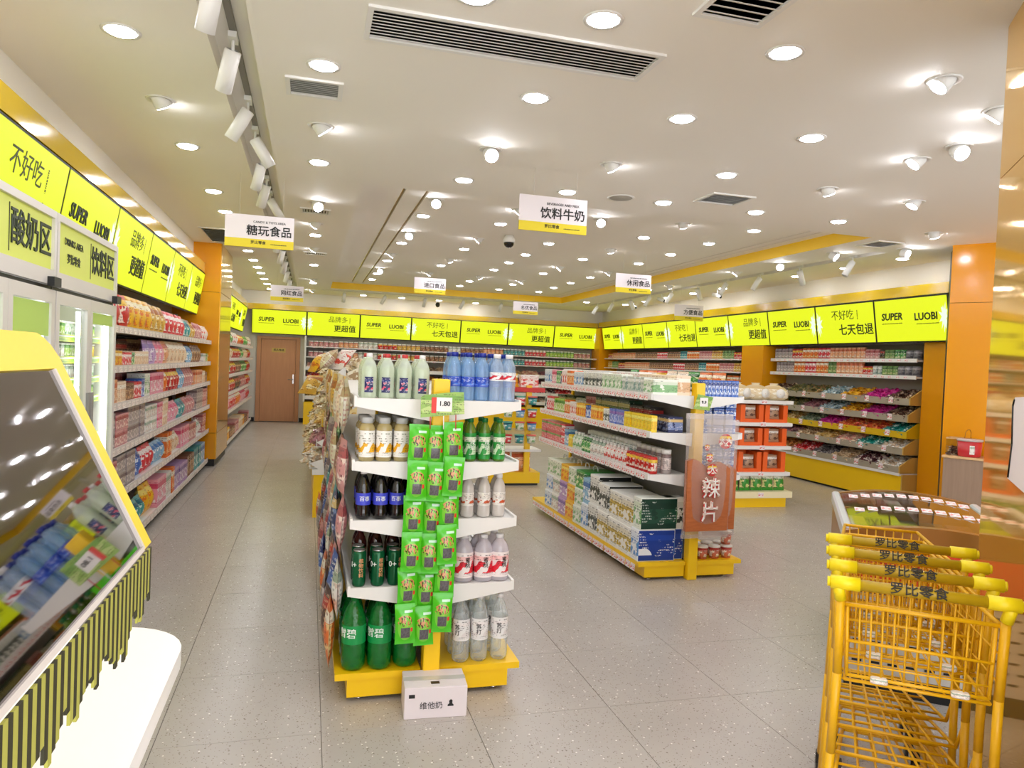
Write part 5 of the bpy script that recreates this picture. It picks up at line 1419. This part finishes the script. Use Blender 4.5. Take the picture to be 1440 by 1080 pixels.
# ------------------------------------------------------------------ shopping trolleys
cyel = mat('trolley_yellow', C(234, 180, 16), .35); chand = mat('trolley_bar', C(176, 146, 16), .35); ccap = mat('trolley_cap', C(244, 222, 20), .4)
HC = Vector((1.647, 1.608, 0)); rzc = math.atan2(-.6, .8)
def wire(pts, r, parent, name='wire', m=cyel, n=6):
    return B(name, MB().path(pts, r, n), m, parent)
def trolley(label):
    t = E('shopping_trolley', label, 'trolley', (0, 0, 0), rzc, 'nested yellow trolleys')
    h = B('handle_bar', MB().tube((-.20, 0, .97), (.20, 0, .97), .0155, 14), chand, t)
    for s in (-1, 1):
        B('end_cap', MB().tube((s * .155, 0, .97), (s * .232, 0, .97), .0195, 14).tube((s * .232, 0, .97), (s * .24, 0, .97), .014, 12).tube((s * .212, .0, .965), (s * .203, .012, .92), .016, 10), ccap, h)
    TXT(h, '罗比零食', .036, black, (-.01, -.0155, .976), .012, rot=(PI / 2 - .5, 0, 0))
    for s in (-1, 1):
        B('leg', MB().path([(s * .203, .012, .925), (s * .20, .03, .70), (s * .205, .06, .45), (s * .215, .10, .13)], .013, 8), cyel, t)
        B('side_rail', MB().path([(s * .215, .10, .13), (s * .19, .40, .16), (s * .14, .72, .15)], .012, 8), cyel, t)
        for yy, xx in ((.12, .215), (.70, .14)):
            cs = B('caster', MB().tube((s * xx - .012, yy, .045), (s * xx + .012, yy, .045), .045, 14).box(s * xx - .016, s * xx + .016, yy - .015, yy + .015, .085, .125), darkm, t)
            B('fork', MB().box(s * xx - .018, s * xx - .0145, yy - .02, yy + .02, .04, .11).box(s * xx + .0145, s * xx + .018, yy - .02, yy + .02, .04, .11), chrome, cs)
    def bw_(y): return .195 - .055 * y / .60        # half width of the basket at depth y
    zt = lambda y: .905 + .015 * y
    zb = lambda y: .685 + .02 * y + (.0 if y < .5 else .0)
    # rims
    wire([(-bw_(.02), .02, zt(0)), (bw_(.02), .02, zt(0)), (bw_(.6), .60, zt(.6)), (-bw_(.6), .60, zt(.6)), (-bw_(.02), .02, zt(0))], .0065, t, 'basket_rim', n=8)
    wire([(-.18, .03, zb(0)), (.18, .03, zb(0)), (.13, .58, zb(.6)), (-.13, .58, zb(.6)), (-.18, .03, zb(0))], .0055, t, 'basket_rim', n=8)
    # rear gate, facing the pusher
    wire([(-.183, .022, .905), (-.176, .026, .70), (.176, .026, .70), (.183, .022, .905)], .0055, t, 'gate_frame')
    for k in range(11):
        x = -.15 + .03 * k
        wire([(x, .022, .905), (x * .97, .026, .70)], .0028, t)
    wire([(-.18, .0215, .80), (.18, .0215, .80)], .0045, t)
    wire([(-.175, .025, .735), (.175, .025, .735)], .0028, t)
    # front
    for k in range(8):
        x = -.12 + .0343 * k
        wire([(x, .60, zt(.6)), (x * .93, .58, zb(.6))], .0028, t)
    for z in (.76, .82, .87):
        wire([(-.138, .595, z), (.138, .595, z)], .0028, t)
    # sides and floor
    for s in (-1, 1):
        for k in range(8):
            y = .07 + .07 * k
            wire([(s * bw_(y), y, zt(y)), (s * (bw_(y) - .012), y, zb(y))], .0028, t)
        for z in (.755, .83):
            wire([(s * .19, .024, z), (s * .134, .595, z + .01)], .003, t)
    for k in range(6):
        y = .09 + .085 * k
        wire([(-(bw_(y) - .012), y, zb(y)), (bw_(y) - .012, y, zb(y))], .0024, t)
    for k in range(6):
        x = -.125 + .05 * k
        wire([(x, .03, zb(0)), (x * .75, .58, zb(.6))], .003, t)
    # lower rack
    wire([(-.19, .10, .34), (.19, .10, .34), (.13, .66, .26), (-.13, .66, .26), (-.19, .10, .34)], .006, t, 'rack_rim')
    for k in range(5):
        y = .18 + .10 * k
        f = (y - .10) / .56
        wire([(-(.19 - .06 * f), y, .34 - .08 * f), (.19 - .06 * f, y, .34 - .08 * f)], .0045, t, 'rack_wire')
    for k in range(5):
        x = -.12 + .06 * k
        wire([(x, .10, .34), (x * .7, .66, .26)], .0045, t, 'rack_wire')
    for s in (-1, 1):
        wire([(s * .19, .10, .34), (s * .205, .07, .44)], .006, t, 'rack_stay')
        wire([(s * .13, .66, .26), (s * .15, .68, .16)], .006, t, 'rack_stay')
    B('gate_clip', MB().bevbox(-.115, -.07, .008, .032, .692, .708, .003), whp, t)
    B('gate_clip', MB().bevbox(.085, .13, .008, .032, .692, .708, .003), whp, t)
    return t
def dup(root, loc, label):
    r = root.copy(); COL.objects.link(r); r.location = loc; r['label'] = label
    for ch in root.children:
        c = ch.copy(); COL.objects.link(c); c.parent = r
        for g in ch.children:
            d = g.copy(); COL.objects.link(d); d.parent = c
    return r
tl = trolley('nearest yellow wire shopping trolley at the end of the nested row')
bpy.context.view_layer.update()
for k, lb in enumerate(('second yellow wire trolley of the nested row, behind the nearest', 'third yellow wire trolley of the nested row', 'farthest yellow wire trolley of the nested row, next to the freezer')):
    p = HC + FV * (.205 * (k + 1)) + FU * (.006 * (k + 1))
    dup(tl, (p.x, p.y, 0), lb)
tl.location = (HC.x, HC.y, 0)

# ------------------------------------------------------------------ poster on the amber wall
pp = WA - WV * .43
po = E('wall_poster', 'white poster with black outlined edge on the amber entrance wall', 'poster', (pp.x, pp.y, 1.18), math.atan2(-.797, -.605))
B('sheet', MB().prism([(-.02, .03), (.28, 0), (.28, .34), (.02, .33), (.0, .30), (.015, .16)], 'y', -.006, -.003), sgw, po)
B('outline', MB().path([(-.005, -.007, .035), (.022, -.007, .16), (.006, -.007, .30), (.022, -.007, .322)], .004, 6), black, po)

# ------------------------------------------------------------------ small table with red tub
CR = math.atan2(-.84, .55)
def cpt(u, v, z): return (6.39 + .55 * u + .84 * v, 6.09 - .84 * u + .55 * v, z)
dk = E('wood_counter', 'small wooden counter in front of the orange angled wall', 'counter', (6.39, 6.09, 0), CR)
oak = wood('oak', C(232, 196, 146), C(214, 172, 120), (2, 20, 20)); wal = wood('walnut', C(168, 142, 120), C(146, 120, 100), (24, 24, 1.5))
B('top', MB().bevbox(0, .75, 0, .32, .775, .80, .004), oak, dk)
B('cabinet', MB().box(.015, .735, .015, .31, 0, .774), wal, dk)
t = E('acrylic_bin', 'clear open acrylic bin of brown snacks on the wooden counter', 'bin', cpt(.075, .20, .801), CR)
B('bin_walls', MB().box(-.06, .06, -.10, -.097, 0, .17).box(-.06, .06, .097, .10, 0, .17).box(-.06, -.057, -.097, .097, 0, .17).box(.057, .06, -.097, .097, 0, .17), glass, t)
B('bin_rim', MB().box(-.063, .063, -.103, -.094, .171, .182).box(-.063, .063, .094, .103, .171, .182).box(-.063, -.054, -.094, .094, .171, .182).box(.054, .063, -.094, .094, .171, .182), oak, t)
tag(O('loose_snacks', heap(.11, .18, .10, 60, .04, 77), None, cpt(.075, .20, .802), (0, 0, CR), SWM['brown']), 'brown wrapped snacks in the acrylic bin', 'snacks', None, 'stuff')
t = E('red_tub', 'round red plastic tub with clear lid and wire handle on the wooden counter', 'tub', cpt(.225, .125, .801))
B('tub_body', MB().lathe([(.098, 0), (.105, .01), (.115, .16)], 24), plastic('red_plastic', (.8, .10, .12, 1), .8, .15, C(222, 50, 60)), t)
B('tub_lid', MB().lathe([(.12, .16), (.122, .175), (.115, .185)], 24), plastic('lid_clear', (.95, .9, .9, 1), .6, .1, C(240, 226, 226)), t)
B('tub_label', MB().add([(.1125 * math.cos(a), .1125 * math.sin(a), z) for z in (.03, .12) for a in [-2.4 + .1 * k for k in range(5)]], [(k, k + 1, k + 6, k + 5) for k in range(4)]), whp, t)
B('wire_handle', MB().path([(-.05, .02, .185), (-.04, .02, .25), (-.015, .02, .275), (.015, .02, .275), (.03, .02, .25), (.03, .02, .185)], .003, 6), mat('copper', C(170, 110, 50), .3, .8), t)
put('bag', (.12, .14, .05), 'red', cpt(.52, .16, .83), .4, 'red snack bag', 'beside the red tub', 'counter edge', 'red bag by the tub', roll_=.4)

# ------------------------------------------------------------------ checkout counter and slanted display
ct = E('checkout_counter', 'white checkout counter with rounded corner in the near left', 'counter', (0, 0, 0))
pts = [(-1.0, -.4), (-.25, -.4)]
for k in range(9):
    a = k / 8 * PI / 2
    pts.append((-.25 - .17 + .17 * math.cos(a), 1.87 - .17 + .17 * math.sin(a)))
pts += [(-1.0, 1.885)]
B('counter_top', MB().prism(pts, 'z', .86, .90), mat('counter_white', C(248, 246, 244), .3), ct)
B('counter_front', MB().box(-.98, -.31, -.38, 1.62, .08, .858), mat('salmon_panel', C(238, 158, 128), .5), ct)
B('counter_plinth', MB().box(-.96, -.34, -.36, 1.58, 0, .079), darkm, ct)
sd = E('slanted_display', 'glossy black slanted display screen in yellow frame over the checkout counter', 'display', (0, 0, 0))
KK = 1.15
T_ = Vector((-.299 * KK, 0, EYE - .0256 * KK)); B_ = Vector((-.195 * KK, 0, EYE - .2466 * KK)); sdir = (B_ - T_).normalized(); nrm = Vector((-sdir.z, 0, sdir.x))
if nrm.x < 0: nrm = -nrm
def slab(s0, s1, y0, y1, d0, d1):
    vs = []
    for d in (d0, d1):
        for s, y in ((s0, y0), (s0, y1), (s1, y1), (s1, y0)):
            p = T_ + sdir * s + nrm * d
            vs.append((p.x, y, p.z))
    return vs, [(0, 1, 2, 3), (7, 6, 5, 4), (0, 4, 5, 1), (1, 5, 6, 2), (2, 6, 7, 3), (3, 7, 4, 0)]
LH = (B_ - T_).length
YF, YK = KK, .36
mb = MB(); mb.add(*slab(0.004, LH, YK, YF - .008, -.004, -.001))
B('glass_screen', mb, mat('black_glass', C(150, 146, 146), .03, 1.0), sd)
fy = mat('frame_yellow', C(238, 206, 44), .45)
def board(poly, d0, d1):
    n = len(poly); vs = []
    for d in (d0, d1):
        for s, y in poly:
            p = T_ + sdir * s + nrm * d
            vs.append((p.x, y, p.z))
    return vs, [tuple(range(n)), tuple(range(2 * n - 1, n - 1, -1))] + [(i, n + i, n + (i + 1) % n, (i + 1) % n) for i in range(n)]
mb = MB(); mb.add(*board([(.002, YK), (-.052, YK), (-.052, YF + .0), (-.046, YF + .018), (-.034, YF + .034), (-.015, YF + .044), (LH + .006, YF + .044), (LH + .006, YF), (.002, YF)], -.022, .001))
B('yellow_frame', mb, fy, sd)
mb = MB(); mb.add(*slab(0.003, LH + .004, YF - .008, YF - .0005, -.014, .003)); mb.add(*slab(LH, LH + .006, YK, YF - .0085, -.014, .003))
B('screen_edge', mb, mat('edge_grey', C(206, 196, 190), .4), sd)
B('housing', MB().prism([(T_.x - .03, T_.z - .03), (T_.x + .03, T_.z - .16), (T_.x + .03, T_.z - .24), (T_.x - .20, T_.z - .24), (T_.x - .20, T_.z - .03)], 'y', YK + .02, YF - .03), mat('housing_yellow', C(214, 200, 80), .5), sd)
B('stand', MB().box(T_.x - .16, T_.x - .04, YK + .08, YK + .20, .902, T_.z - .24), MATS['housing_yellow'], sd)
B('stand_foot', MB().bevbox(T_.x - .24, T_.x - .02, YK, YK + .34, .9005, .915, .004), MATS['housing_yellow'], sd)
st_d = mat('stripe_dark', C(44, 42, 20), .6); st_o = mat('stripe_olive', C(170, 168, 74), .6)
rg = random.Random(9)
nst = 78
for k in range(nst):
    y = YK + .0105 * k
    if y > YF + .03: break
    L_ = .076 + .012 * math.sin(k * .9) + (.025 if nst - 20 < k < nst - 13 else 0) + rg.uniform(-.006, .006)
    B('fringe_strip', MB().box(B_.x + .004, B_.x + .007, y, y + .0102, B_.z - .010 - L_, B_.z - .008), st_d if k % 2 else st_o, sd)
